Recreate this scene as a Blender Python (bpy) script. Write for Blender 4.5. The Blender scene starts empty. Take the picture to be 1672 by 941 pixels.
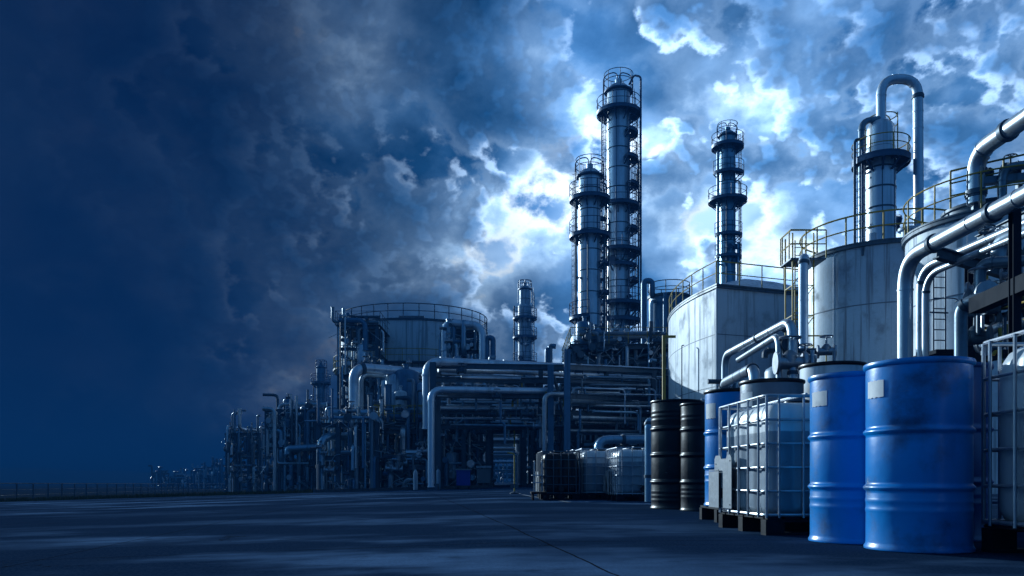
import bpy, math, random
from mathutils import Vector, Matrix
R = math.radians
F = 1300.0                       # focal length in photo pixels (photo 1672 px wide)
EYE = 0.4
sc = bpy.context.scene
# ---------------------------------------------------------------- camera
cam = bpy.data.objects.new('camera', bpy.data.cameras.new('camera'))
sc.collection.objects.link(cam); sc.camera = cam
cam.location = (0, 0, EYE); cam.rotation_euler = (R(90), 0, 0)
cam.data.sensor_width = 36; cam.data.lens = 36*F/1672
cam.data.shift_y = (785-470.5)/1672
cam.data.clip_start = 0.05; cam.data.clip_end = 6000
# ---------------------------------------------------------------- view, sun, sky
sc.view_settings.view_transform = 'Standard'
sc.view_settings.look = 'None'
sc.view_settings.exposure = 0.32
sc.view_settings.gamma = 1.0
sc.cycles.max_bounces = 4; sc.cycles.diffuse_bounces = 2; sc.cycles.glossy_bounces = 3; sc.cycles.volume_bounces = 0; sc.cycles.transmission_bounces = 2
sc.cycles.caustics_reflective = False; sc.cycles.caustics_refractive = False; sc.cycles.sample_clamp_indirect = 3.0
SUN_AZ, SUN_EL = 127.0, 16.0       # azimuth counted from +X towards +Y
sun = bpy.data.objects.new('sun', bpy.data.lights.new('sun', 'SUN'))
sc.collection.objects.link(sun)
sun.data.energy = 5.0; sun.data.angle = R(0.6); sun.data.color = (0.72, 0.90, 1.0)
sd = Vector((math.cos(R(SUN_AZ))*math.cos(R(SUN_EL)), math.sin(R(SUN_AZ))*math.cos(R(SUN_EL)), math.sin(R(SUN_EL))))
sun.rotation_euler = sd.to_track_quat('Z', 'Y').to_euler()
sun.location = sd*300

class NT:
    """small helper to write node trees"""
    def __init__(s, tree):
        s.t = tree; s.n = tree.nodes; s.l = tree.links
        for x in list(s.n): s.n.remove(x)
    def new(s, kind, **kw):
        x = s.n.new(kind)
        for k, v in kw.items(): setattr(x, k, v)
        return x
    def put(s, sock, v):
        if isinstance(v, bpy.types.NodeSocket): s.l.new(v, sock)
        elif v is not None:
            if isinstance(v, (tuple, list)) and sock.type == 'RGBA' and len(v) == 3: v = (*v, 1)
            sock.default_value = v
    def m(s, op, a, b=None, c=None, clamp=False):
        x = s.new('ShaderNodeMath', operation=op, use_clamp=clamp)
        s.put(x.inputs[0], a)
        if b is not None: s.put(x.inputs[1], b)
        if c is not None: s.put(x.inputs[2], c)
        return x.outputs[0]
    def vm(s, op, a, b=None):
        x = s.new('ShaderNodeVectorMath', operation=op)
        s.put(x.inputs[0], a)
        if b is not None: s.put(x.inputs[3 if op == 'SCALE' else 1], b)
        return x.outputs['Value'] if op in ('DOT_PRODUCT', 'LENGTH') else x.outputs[0]
    def mix(s, fac, a, b, blend='MIX'):
        x = s.new('ShaderNodeMix', data_type='RGBA', blend_type=blend)
        s.put(x.inputs[0], fac); s.put(x.inputs[6], a); s.put(x.inputs[7], b)
        return x.outputs[2]
    def ramp(s, fac, stops, interp='LINEAR'):
        x = s.new('ShaderNodeValToRGB'); x.color_ramp.interpolation = interp
        e = x.color_ramp.elements
        while len(e) < len(stops): e.new(0.5)
        for i, (p, c) in enumerate(stops):
            e[i].position = p
            e[i].color = (c, c, c, 1) if isinstance(c, (int, float)) else (*c, 1)
        s.put(x.inputs[0], fac)
        return x.outputs[0]
    def noise(s, vec, scale, detail=4, rough=0.5, dist=0.0, lac=2.0):
        x = s.new('ShaderNodeTexNoise')
        s.put(x.inputs['Vector'], vec)
        for k, v in (('Scale', scale), ('Detail', detail), ('Roughness', rough), ('Distortion', dist), ('Lacunarity', lac)):
            x.inputs[k].default_value = v
        return x.outputs[0]
    def sstep(s, v, a, b):
        x = s.new('ShaderNodeMapRange', interpolation_type='SMOOTHSTEP')
        s.put(x.inputs[0], v); x.inputs[1].default_value = a; x.inputs[2].default_value = b
        return x.outputs[0]

def ddir(px, py):
    return Vector(((px-836)/F, 1.0, (785-py)/F)).normalized()

def make_world():
    w = bpy.data.worlds.new('World'); sc.world = w; w.use_nodes = True
    T = NT(w.node_tree)
    out = T.new('ShaderNodeOutputWorld'); bg = T.new('ShaderNodeBackground')
    d = T.new('ShaderNodeTexCoord').outputs['Generated']
    sky = T.new('ShaderNodeTexSky', sky_type='NISHITA')
    sky.sun_disc = False; sky.sun_elevation = R(SUN_EL); sky.sun_rotation = R(90-SUN_AZ)
    # a bank of clouds seen by direction; coordinates squeezed towards the horizon
    def blob(px, py, wid):
        q = T.vm('DOT_PRODUCT', d, tuple(ddir(px, py)))
        k = (wid/F)**2
        return T.m('EXPONENT', T.m('MULTIPLY', T.m('SUBTRACT', q, 1.0), 2.0/k))
    def add(*a):
        r = a[0]
        for b in a[1:]: r = T.m('ADD', r, b)
        return r
    mul = lambda a, b: T.m('MULTIPLY', a, b)
    p = T.vm('MULTIPLY', d, (1.0, 1.0, 1.35))
    wn = T.new('ShaderNodeTexNoise'); T.put(wn.inputs['Vector'], p)
    wn.inputs['Scale'].default_value = 5.0; wn.inputs['Detail'].default_value = 2
    q = T.vm('ADD', p, T.vm('SCALE', T.vm('SUBTRACT', wn.outputs[1], (0.5, 0.5, 0.5)), 0.03))
    n1 = T.noise(T.vm('ADD', q, (3.1, 1.7, 0.4)), 5.0, 9, 0.53)
    n2 = T.noise(T.vm('ADD', q, (7.3, 2.2, 5.9)), 11.5, 7, 0.53)
    toward = T.vm('SCALE', T.vm('NORMALIZE', T.vm('SUBTRACT', tuple(ddir(1060, 260)), d)), 0.012)
    n2b = T.noise(T.vm('ADD', T.vm('ADD', q, (7.3, 2.2, 5.9)), toward), 11.5, 4, 0.53)
    soft = T.noise(T.vm('ADD', p, (1.3, 9.2, 3.3)), 5.5, 4, 0.5)
    det = soft
    # where the deck is thin, around the hidden sun behind the towers, and where it is thick
    thin = add(mul(blob(1010, 300, 300), 0.055), mul(blob(1100, 110, 100), 0.05), mul(blob(1310, 310, 110), 0.045),
               mul(blob(870, 360, 130), 0.045), mul(blob(1590, 90, 80), 0.05), mul(blob(740, 110, 60), .05), mul(blob(930, 470, 90), 0.03),
               mul(blob(1380, 230, 420), 0.075))
    thick = add(mul(blob(840, 40, 210), 0.15), mul(blob(1230, 10, 90), 0.12), mul(blob(1400, 60, 170), 0.13), mul(blob(1580, 230, 150), 0.10), mul(blob(1640, 20, 70), 0.06),
                mul(blob(640, 130, 120), 0.05), mul(blob(100, 500, 300), .10), mul(blob(620, 430, 60), .05), mul(blob(380, 150, 200), 0.10), mul(blob(1130, 215, 85), 0.06), mul(blob(1110, 350, 60), 0.06), mul(blob(930, 200, 50), 0.03), mul(blob(1260, 240, 60), 0.03), mul(blob(700, 370, 60), 0.08), mul(blob(650, 530, 130), 0.06))
    M = T.m('SUBTRACT', thick, thin)
    glow = T.m('MINIMUM', add(mul(blob(1040, 300, 400), 1.0), mul(blob(1250, 190, 330), 0.7), mul(blob(1560, 220, 300), 0.6), 0.07), 1.25)
    g1 = T.m('MULTIPLY_ADD', glow, 1.35, 0.24)
    skyc = T.mix(1.0, sky.outputs[0], (0.0015, 0.007, 0.018), 'MULTIPLY')
    back = T.mix(T.sstep(soft, 0.36, 0.56), T.vm('ADD', skyc, (0.04, 0.13, 0.26)), (0.40, 0.54, 0.74))
    back = T.vm('SCALE', back, g1)
    c1 = T.m('ADD', n1, M)
    a1 = T.sstep(c1, 0.35, 0.40)
    col1 = T.ramp(T.m('MULTIPLY_ADD', c1, 2.6, -0.93), [(0.0, (0.90,0.89,0.90)), (0.08, (0.88,0.88,0.90)), (0.16, (0.45,0.60,0.80)), (0.30, (0.19,0.31,0.49)),
                   (0.55, (0.055,0.145,0.29)), (0.85, (0.010,0.060,0.15))])
    shade = T.m('MULTIPLY_ADD', T.sstep(soft, 0.30, 0.70), -0.75, 1.35)
    lit = T.mix(a1, back, T.vm('SCALE', T.vm('SCALE', col1, g1), shade))
    c2 = T.m('ADD', n2, T.m('MULTIPLY', M, 0.75))
    a2 = T.sstep(c2, 0.44, 0.52)
    edge = T.sstep(T.m('SUBTRACT', n2, n2b), -0.01, 0.055)
    rim2 = T.m('MULTIPLY', T.m('SUBTRACT', 1.0, T.sstep(c2, 0.475, 0.57)), T.m('MULTIPLY_ADD', edge, 0.9, 0.10))
    rim2 = T.m('MULTIPLY', rim2, T.m('MULTIPLY', glow, T.m('SUBTRACT', 1.0, T.sstep(M, 0.02, 0.12))))
    body2 = T.ramp(T.m('MULTIPLY_ADD', c2, 2.6, -1.15), [(0.0, (0.26,0.40,0.60)), (0.25, (0.15,0.26,0.43)), (0.5, (0.055,0.145,0.29)), (0.8, (0.012,0.065,0.16))])
    body2 = T.vm('SCALE', T.vm('SCALE', body2, g1), T.m('MULTIPLY_ADD', edge, 0.7, 0.70))
    col2 = T.vm('ADD', body2, T.vm('SCALE', (0.92, 0.92, 0.94), rim2))
    lit = T.mix(T.m('MULTIPLY', a2, T.m('MULTIPLY_ADD', T.sstep(M, -0.05, 0.1), -0.45, 0.92)), lit, col2)
    left = T.sstep(T.vm('DOT_PRODUCT', d, (0.94, 0.34, 0.0)), -0.22, 0.50)      # navy towards the left
    up = T.sstep(T.vm('DOT_PRODUCT', d, (0.0, 0.0, 1.0)), 0.30, 0.62)
    # fades: navy on the left side, a little darker overhead
    dark = T.mix(T.m('MULTIPLY_ADD', det, 0.5, 0.1), (0.0003, 0.006, 0.038), (0.0012, 0.018, 0.062))
    lit = T.mix(left, T.vm('ADD', dark, T.vm('SCALE', lit, 0.05)), lit)
    final = T.mix(mul(up, 0.5), lit, T.vm('MULTIPLY', lit, (0.5, 0.55, 0.65)))
    # behind the camera: plain blue-grey overcast
    back = T.sstep(T.vm('DOT_PRODUCT', d, (0.0, -1.0, 0.0)), -0.25, 0.35)
    rgt = T.sstep(T.vm('DOT_PRODUCT', d, (1.0, 0.0, 0.0)), -0.8, 0.7)
    bcol = T.mix(rgt, (0.010, 0.055, 0.15), (0.048, 0.150, 0.30))
    bcol = T.vm('SCALE', bcol, T.m('MULTIPLY_ADD', det, 1.2, 0.4))
    final = T.mix(back, final, bcol)
    # added bright patch, low left outside the picture, for sheen and soft side light
    sheen_patch = T.m('EXPONENT', T.m('MULTIPLY', T.m('SUBTRACT', T.vm('DOT_PRODUCT', d, tuple(Vector((-1.0, 0.12, 0.34)).normalized())), 1.0), 18.0))
    final = T.vm('ADD', final, T.vm('SCALE', (0.85, 1.45, 1.85), T.m('MULTIPLY', sheen_patch, T.m('MULTIPLY_ADD', det, 1.4, 0.3))))
    T.put(bg.inputs[0], T.vm('MULTIPLY', final, (8.3, 10.0, 11.3)))
    bg.inputs[1].default_value = 0.1
    T.l.new(bg.outputs[0], out.inputs[0])
make_world()
sc.world.cycles.sampling_method = 'MANUAL'; sc.world.cycles.sample_map_resolution = 256
# ================================================================ materials
MATS = {}
def base_mat(name):
    m = bpy.data.materials.new(name); m.use_nodes = True
    T = NT(m.node_tree)
    out = T.new('ShaderNodeOutputMaterial'); b = T.new('ShaderNodeBsdfPrincipled')
    T.l.new(b.outputs[0], out.inputs[0])
    MATS[name] = m
    return T, b
def paint(name, col, dirt=(0.03, 0.03, 0.035), rough=0.45, metal=0.0, amount=0.5, streak=True, scale=1.0, coat=0.0, bump=0.15, var=0.25, spec=0.5, scuff=0.0):
    """painted or bare metal with grime: blotches, and streaks that run down the face"""
    T, b = base_mat(name)
    co = T.new('ShaderNodeTexCoord').outputs['Object']
    geo = T.new('ShaderNodeNewGeometry').outputs['Position']
    n1 = T.noise(T.vm('SCALE', geo, scale), 1.3, 6, 0.62)
    n2 = T.noise(T.vm('MULTIPLY', geo, (5.0*scale, 5.0*scale, 0.22*scale)), 1.0, 5, 0.6)
    n3 = T.noise(T.vm('SCALE', geo, scale), 17, 3, 0.6)
    blot = T.sstep(n1, 0.50, 0.78)
    st = T.sstep(n2, 0.50, 0.66 if 'tank' in name else 0.76)
    g = T.m('MULTIPLY', T.m('MAXIMUM', blot, st) if streak else blot, amount)
    c = T.mix(T.m('MULTIPLY', n3, var), tuple(col), tuple(x*0.45 for x in col))
    c = T.mix(g, c, tuple(dirt))
    if scuff:
        sA = T.noise(T.vm('MULTIPLY', geo, (6, 6, 60)), 1.0, 3, 0.7); sB = T.noise(T.vm('MULTIPLY', geo, (38, 38, 7)), 1.0, 4, 0.7)
        chip = T.noise(geo, 42, 4, 0.75)
        w = T.m('MAXIMUM', T.m('MULTIPLY', T.sstep(sA, 0.66, 0.72), T.sstep(n1, 0.45, 0.6)), T.m('MAXIMUM', T.m('MULTIPLY', T.sstep(sB, 0.68, 0.74), 0.7), T.sstep(chip, 0.70, 0.73)))
        c = T.mix(T.m('MULTIPLY', w, scuff), c, (0.20, 0.25, 0.32))
    T.put(b.inputs['Base Color'], c)
    T.put(b.inputs['Roughness'], T.m('ADD', T.m('MULTIPLY', n1, 0.22), T.m('MULTIPLY_ADD', g, 0.25, rough-0.11), clamp=True))
    b.inputs['Metallic'].default_value = metal
    b.inputs['Specular IOR Level'].default_value = spec
    if coat:
        b.inputs['Coat Weight'].default_value = coat; b.inputs['Coat Roughness'].default_value = 0.2
    if bump:
        bp = T.new('ShaderNodeBump'); bp.inputs['Strength'].default_value = bump; bp.inputs['Distance'].default_value = 0.02
        T.put(bp.inputs['Height'], T.noise(T.vm('SCALE', geo, scale), 5, 3, 0.5))
        T.l.new(bp.outputs[0], b.inputs['Normal'])
    return MATS[name]
paint('cladding', (0.66, 0.76, 0.88), (0.12, 0.16, 0.22), 0.38, 0.55, 0.5, scale=0.5, bump=0.25)
paint('tower_steel', (0.05, 0.10, 0.19), (0.02, 0.03, 0.05), 0.45, 0.3, 0.5, scale=0.5)
paint('dark_steel', (0.055, 0.10, 0.15), (0.012, 0.014, 0.02), 0.5, 0.2, 0.6)
paint('black_steel', (0.010, 0.018, 0.032), (0.02, 0.024, 0.03), 0.75, 0.0, 0.4, spec=0.12)
paint('blue_steel', (0.07, 0.19, 0.33), (0.02, 0.03, 0.045), 0.42, 0.25, 0.5)
paint('pipe_steel', (0.48, 0.56, 0.64), (0.07, 0.08, 0.10), 0.36, 0.75, 0.55)
paint('pipe_blue', (0.24, 0.42, 0.58), (0.03, 0.05, 0.08), 0.34, 0.55, 0.55)
paint('pipe_dark', (0.18, 0.25, 0.32), (0.03, 0.035, 0.045), 0.36, 0.6, 0.5)
paint('tank_shell', (0.50, 0.56, 0.63), (0.13, 0.15, 0.18), 0.55, 0.0, 0.75, scale=0.8, var=0.35)
paint('tank_shell_pale', (0.64, 0.73, 0.82), (0.18, 0.22, 0.27), 0.55, 0.0, 0.7, scale=0.8, var=0.3)
paint('tank_shell_grey', (0.38, 0.54, 0.70), (0.12, 0.15, 0.20), 0.42, 0.0, 0.8, scale=0.9, var=0.35)
paint('yellow_rail', (0.45, 0.31, 0.04), (0.06, 0.045, 0.03), 0.55, 0.0, 0.6, scale=2)
paint('galvanised', (0.42, 0.46, 0.52), (0.10, 0.11, 0.13), 0.38, 0.8, 0.4, scale=3, bump=0.1)
paint('drum_blue', (0.000, 0.25, 0.70), (0.001, 0.035, 0.11), 0.33, 0.0, 0.9, scale=2.2, coat=0.30, bump=0.10, spec=0.3, scuff=0.4, var=0.15, streak=False)
paint('drum_navy', (0.006, 0.05, 0.22), (0.004, 0.015, 0.06), 0.32, 0.0, 0.5, scale=2.2, coat=0.4, streak=False)
paint('drum_black', (0.001, 0.004, 0.012), (0.004, 0.010, 0.022), 0.36, 0.0, 0.5, scale=2.0, coat=0.08, bump=0.12, spec=0.35, scuff=0.3)
paint('drum_grey', (0.16, 0.20, 0.26), (0.06, 0.07, 0.09), 0.38, 0.3, 0.5, scale=2.0)
paint('paper', (0.62, 0.66, 0.70), (0.30, 0.33, 0.38), 0.6, 0.0, 0.5, scale=4, bump=0)
paint('pallet_black', (0.006, 0.010, 0.018), (0.014, 0.020, 0.03), 0.7, 0.0, 0.5, scale=3, spec=0.15)
paint('plate_grey', (0.20, 0.24, 0.29), (0.10, 0.12, 0.14), 0.5, 0.1, 0.5, scale=3)
paint('far_block', (0.10, 0.14, 0.20), (0.03, 0.04, 0.06), 0.7, 0.0, 0.5, scale=.3)
paint('concrete', (0.06, 0.07, 0.09), (0.03, 0.035, 0.04), 0.8, 0.0, 0.6, scale=1)
paint('container_blue', (0.005, 0.035, 0.33), (0.003, 0.02, 0.1), 0.4, 0.0, 0.4)
paint('seam_grey', (0.12, 0.18, 0.26), (0.05, 0.07, 0.10), 0.6, 0.0, 0.5)
def plastic(name, lo, hi):
    T, b = base_mat(name)
    co = T.new('ShaderNodeTexCoord').outputs['Object']
    geo = T.new('ShaderNodeNewGeometry').outputs['Position']
    n1 = T.noise(geo, 3.0, 5, 0.6); n2 = T.noise(T.vm('MULTIPLY', geo, (9, 9, 1.2)), 1.0, 4, 0.6)
    z = T.new('ShaderNodeSeparateXYZ'); T.put(z.inputs[0], co)
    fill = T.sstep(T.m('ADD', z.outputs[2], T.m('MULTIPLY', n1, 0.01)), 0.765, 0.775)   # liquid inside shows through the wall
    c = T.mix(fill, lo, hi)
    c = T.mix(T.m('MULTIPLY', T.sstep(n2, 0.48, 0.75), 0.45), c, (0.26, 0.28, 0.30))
    T.put(b.inputs['Base Color'], c)
    T.put(b.inputs['Roughness'], T.m('MULTIPLY_ADD', n1, 0.25, 0.18))
    b.inputs['Coat Weight'].default_value = 0.15
    bp = T.new('ShaderNodeBump'); bp.inputs['Strength'].default_value = 0.35; bp.inputs['Distance'].default_value = 0.03
    T.put(bp.inputs['Height'], T.noise(geo, 4.5, 2, 0.5)); T.l.new(bp.outputs[0], b.inputs['Normal'])
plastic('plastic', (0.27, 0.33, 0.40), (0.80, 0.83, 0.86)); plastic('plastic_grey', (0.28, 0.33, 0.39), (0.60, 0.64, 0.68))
def yard():
    T, b = base_mat('yard')
    p = T.new('ShaderNodeNewGeometry').outputs['Position']
    q = T.new('ShaderNodeSeparateXYZ'); T.put(q.inputs[0], p)
    big = T.noise(T.vm('MULTIPLY', p, (0.28, 0.16, 0)), 1.0, 5, 0.6)
    lit_strk = T.noise(T.vm('MULTIPLY', p, (0.20, 0.42, 0)), 1.0, 6, 0.60)
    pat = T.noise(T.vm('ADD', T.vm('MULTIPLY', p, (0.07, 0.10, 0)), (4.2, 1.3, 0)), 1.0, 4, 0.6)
    med = T.noise(T.vm('MULTIPLY', p, (1, 1, 0)), 2.2, 7, 0.66)
    fin = T.noise(p, 55, 4, 0.7); grit = T.noise(p, 260, 2, 0.6)
    c = T.mix(T.m('MULTIPLY', T.sstep(lit_strk, 0.45, 0.60), T.m('MULTIPLY_ADD', T.sstep(pat, 0.36, 0.56), 0.80, 0.20)), (0.006, 0.021, 0.054), (0.085, 0.165, 0.30))  # sunlit patches and plant shadow streaks painted into the slab colour
    c = T.mix(T.m('MULTIPLY', T.sstep(big, 0.42, 0.60), 0.75), c, (0.006, 0.020, 0.052))
    c = T.mix(T.m('MULTIPLY', T.sstep(med, 0.54, 0.72), 0.6), c, (0.006, 0.016, 0.036))
    c = T.mix(T.m('MULTIPLY', T.sstep(fin, 0.35, 0.75), 0.55), c, (0.035, 0.065, 0.11))
    c = T.mix(T.m('MULTIPLY', T.sstep(grit, 0.62, 0.80), 0.6), c, (0.12, 0.14, 0.17))
    # slab joints: lines along the yard and, further apart, across it
    wob = T.m('MULTIPLY', T.m('SUBTRACT', T.noise(p, 0.8, 4, 0.6), 0.5), 0.07)
    u = T.m('ADD', T.m('MULTIPLY_ADD', q.outputs[1], 0.13, q.outputs[0]), wob)
    v = T.m('ADD', T.m('MULTIPLY_ADD', q.outputs[0], -0.13, q.outputs[1]), wob)
    ju = T.m('ABSOLUTE', T.m('SUBTRACT', T.m('FRACT', T.m('MULTIPLY_ADD', u, 1/3.1, 0.215)), 0.5))
    jv = T.m('ABSOLUTE', T.m('SUBTRACT', T.m('FRACT', T.m('MULTIPLY_ADD', v, 1/4.3, 0.30)), 0.5))
    ln = T.m('MAXIMUM', T.m('LESS_THAN', ju, 0.0022), T.m('LESS_THAN', jv, 0.002))
    vo = T.new('ShaderNodeTexVoronoi', feature='DISTANCE_TO_EDGE'); T.put(vo.inputs['Vector'], T.vm('ADD', T.vm('MULTIPLY', p, (1, 1, 0)), T.vm('SCALE', (1, 1, 0), T.m('MULTIPLY', med, 0.6))))
    vo.inputs['Scale'].default_value = 0.33
    crack = T.m('MULTIPLY', T.m('LESS_THAN', vo.outputs[0], 0.0018), T.m('GREATER_THAN', big, 0.52))
    ln = T.m('MAXIMUM', ln, crack)
    c = T.mix(T.m('MULTIPLY', ln, 0.9), c, (0.008, 0.009, 0.011))
    T.put(b.inputs['Base Color'], c)
    T.put(b.inputs['Roughness'], T.m('MULTIPLY_ADD', T.sstep(big, 0.35, 0.7), -0.15, 0.95))
    b.inputs['Specular IOR Level'].default_value = 0.0
    bp = T.new('ShaderNodeBump'); bp.inputs['Strength'].default_value = 0.5; bp.inputs['Distance'].default_value = 0.008
    T.put(bp.inputs['Height'], T.m('SUBTRACT', T.m('ADD', fin, T.m('MULTIPLY', med, 1.2)), T.m('MULTIPLY', ln, 2.0))); T.l.new(bp.outputs[0], b.inputs['Normal'])
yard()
def earth(name, c1, c2, sc_):
    T, b = base_mat(name)
    p = T.new('ShaderNodeNewGeometry').outputs['Position']
    T.put(b.inputs['Base Color'], T.mix(T.noise(p, sc_, 6, 0.65), c1, c2)); b.inputs['Roughness'].default_value = 1.0; b.inputs['Specular IOR Level'].default_value = 0.0
earth('soil', (0.008, 0.012, 0.012), (0.025, 0.030, 0.030), 0.6)
earth('hill', (0.030, 0.045, 0.035), (0.075, 0.085, 0.06), 0.02)
earth('weed', (0.030, 0.045, 0.020), (0.085, 0.085, 0.040), 3.0)

# ================================================================ mesh builder
class MB:
    def __init__(s): s.v = []; s.f = []
    def add(s, vs, fs):
        o = len(s.v); s.v.extend(tuple(x) for x in vs); s.f.extend([tuple(i+o for i in f) for f in fs]); return s
    def tube(s, pts, r, n=8, closed=False, caps=True):
        pts = [Vector(p) for p in pts]; k = len(pts)
        rr = r if isinstance(r, (list, tuple)) else [r]*k
        vs = []; prev = None
        for i, p in enumerate(pts):
            a = pts[i-1] if (i or closed) else p; b = pts[(i+1) % k] if (i < k-1 or closed) else p
            t = (b-a)
            if t.length < 1e-9: t = Vector((0, 0, 1))
            t.normalize()
            if prev is None:
                u = t.cross(Vector((0, 0, 1)))
                if u.length < 1e-3: u = t.cross(Vector((1, 0, 0)))
            else: u = prev - t*prev.dot(t)
            if u.length < 1e-6: u = t.orthogonal()
            u.normalize(); prev = u; w = t.cross(u)
            sc_ = 1.0
            if 0 < i < k-1 or closed:
                d1 = (p-a).normalized(); d2 = (b-p).normalized(); cs = max(0.2, min(1, (1+d1.dot(d2))/2))
                sc_ = 1/math.sqrt(cs)
            for j in range(n):
                an = 2*math.pi*j/n
                vs.append(p+(u*math.cos(an)+w*math.sin(an))*rr[i]*(sc_ if not closed else 1))
        fs = []
        for i in range(k if closed else k-1):
            for j in range(n):
                a = i*n+j; b = i*n+(j+1) % n; c = ((i+1) % k)*n+(j+1) % n; d = ((i+1) % k)*n+j
                fs.append((a, b, c, d))
        if caps and not closed:
            fs.append(tuple(range(n-1, -1, -1))); fs.append(tuple(range((k-1)*n, k*n)))
        return s.add(vs, fs)
    def cyl(s, a, b, r, n=12): return s.tube([a, b], r, n)
    def bar(s, a, b, w, h=None):
        a = Vector(a); b = Vector(b); h = h or w; t = (b-a).normalized()
        u = t.cross(Vector((0, 0, 1)))
        if u.length < 1e-3: u = Vector((1, 0, 0))
        u.normalize(); q = u.cross(t)
        vs = [p+u*(x*w/2)+q*(y*h/2) for p in (a, b) for x, y in ((-1, -1), (1, -1), (1, 1), (-1, 1))]
        return s.add(vs, [(3, 2, 1, 0), (4, 5, 6, 7), (0, 1, 5, 4), (1, 2, 6, 5), (2, 3, 7, 6), (3, 0, 4, 7)])
    def ibeam(s, a, b, w, h, t=None):
        """an I section: two flanges and a web, butted"""
        a = Vector(a); b = Vector(b); t = t or h*0.12; d = (b-a).normalized()
        u = d.cross(Vector((0, 0, 1)))
        if u.length < 1e-3: u = Vector((1, 0, 0))
        u.normalize(); q = u.cross(d)
        pr = [(-w/2, -h/2), (w/2, -h/2), (w/2, -h/2+t), (t/2, -h/2+t), (t/2, h/2-t), (w/2, h/2-t), (w/2, h/2), (-w/2, h/2), (-w/2, h/2-t), (-t/2, h/2-t), (-t/2, -h/2+t), (-w/2, -h/2+t)]
        vs = [p+u*x+q*y for p in (a, b) for x, y in pr]; n = len(pr)
        fs = [(i, (i+1) % n, n+(i+1) % n, n+i) for i in range(n)]
        for o in (0, n): fs += [(o, o+1, o+2, o+11), (o+2, o+3, o+10, o+11), (o+3, o+4, o+9, o+10), (o+4, o+5, o+8, o+9), (o+5, o+6, o+7, o+8)]
        return s.add(vs, fs)
    def box(s, x0, y0, z0, x1, y1, z1):
        vs = [(x, y, z) for z in (z0, z1) for x, y in ((x0, y0), (x1, y0), (x1, y1), (x0, y1))]
        return s.add(vs, [(3, 2, 1, 0), (4, 5, 6, 7), (0, 1, 5, 4), (1, 2, 6, 5), (2, 3, 7, 6), (3, 0, 4, 7)])
    def lathe(s, prof, n=24, c=(0, 0, 0), caps=True, a0=0, a1=2*math.pi):
        full = abs(a1-a0-2*math.pi) < 1e-6; m = n if full else n+1
        vs = [(c[0]+r*math.cos(a0+(a1-a0)*j/n), c[1]+r*math.sin(a0+(a1-a0)*j/n), c[2]+z) for r, z in prof for j in range(m)]
        fs = []
        for i in range(len(prof)-1):
            for j in range(n):
                j2 = (j+1) % m if full else j+1
                fs.append((i*m+j, i*m+j2, (i+1)*m+j2, (i+1)*m+j))
        if caps and full:
            fs.append(tuple(range(n-1, -1, -1))); k = (len(prof)-1)*m; fs.append(tuple(range(k, k+n)))
        return s.add(vs, fs)
    def prism(s, poly, z0, z1, cap=True):
        n = len(poly); vs = [(x, y, z0) for x, y in poly]+[(x, y, z1) for x, y in poly]
        fs = [(i, (i+1) % n, n+(i+1) % n, n+i) for i in range(n)]
        if cap: fs += [tuple(range(n-1, -1, -1)), tuple(range(n, 2*n))]
        return s.add(vs, fs)
    def build(s, name, mat, parent=None, loc=(0, 0, 0), rot=(0, 0, 0), smooth=38):
        me = bpy.data.meshes.new(name); me.from_pydata(s.v, [], s.f)
        me.materials.append(MATS[mat]); me.update()
        if smooth:
            me.polygons.foreach_set('use_smooth', [True]*len(me.polygons)); me.set_sharp_from_angle(angle=R(smooth))
        o = bpy.data.objects.new(name, me); sc.collection.objects.link(o)
        o.location = loc; o.rotation_euler = rot
        if parent is not None: o.parent = parent
        return o
def tag(o, label=None, cat=None, group=None, kind=None):
    if label: o['label'] = label
    if cat: o['category'] = cat
    if group: o['group'] = group
    if kind: o['kind'] = kind
    return o
def thing(name, label, cat, loc=(0, 0, 0), rz=0, group=None):
    o = bpy.data.objects.new(name, None); sc.collection.objects.link(o)
    o.location = loc; o.rotation_euler = (0, 0, rz); o.empty_display_size = 0.2
    return tag(o, label, cat, group)
def link_copy(o, parent, loc=None, rot=None):
    c = o.copy(); sc.collection.objects.link(c); c.parent = parent
    if loc is not None: c.location = loc
    if rot is not None: c.rotation_euler = rot
    return c
def copy_tree(o, parent=None):
    c = o.copy(); sc.collection.objects.link(c); c.parent = parent
    for ch in o.children: copy_tree(ch, c)
    return c
def X(px, Y): return (px-836)/F*Y
def Z(py, Y): return EYE+(785-py)/F*Y
def P(px, py, Y): return Vector((X(px, Y), Y, Z(py, Y)))
def zg(x, y=0): return -0.027*min(max(-x, 0), 70)
def arc(cx, cy, z, r, a0, a1, n): return [(cx+r*math.cos(a0+(a1-a0)*i/n), cy+r*math.sin(a0+(a1-a0)*i/n), z) for i in range(n+1)]
def fillet(pts, bend, seg=6):
    """round the corners of a poly-line"""
    pts = [Vector(p) for p in pts]; out = [pts[0]]
    for i in range(1, len(pts)-1):
        a, p, b = pts[i-1], pts[i], pts[i+1]
        d1 = (a-p); d2 = (b-p); k = min(bend, d1.length*0.49, d2.length*0.49)
        d1.normalize(); d2.normalize()
        s_, e_ = p+d1*k, p+d2*k
        for j in range(seg+1):
            t = j/seg; out.append(s_*(1-t)**2+p*2*t*(1-t)+e_*t*t)
    out.append(pts[-1]); return out
def pipe_mb(mb, pts, r, bend=None, n=10, seg=5, joints=0.0):
    path = fillet(pts, bend if bend else r*3.2, seg); mb.tube(path, r, n)
    if joints:                                                        # weld/flange collars along straight runs
        for i in range(len(path)-1):
            a, b = path[i], path[i+1]; L = (b-a).length
            if L > r*4:
                d = (b-a)/L; k = max(1, int(L/joints))
                for j in range(k+1):
                    c = a+d*(L*j/k); mb.cyl(c-d*r*0.16, c+d*r*0.16, r*1.16, n)
    return mb
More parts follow.
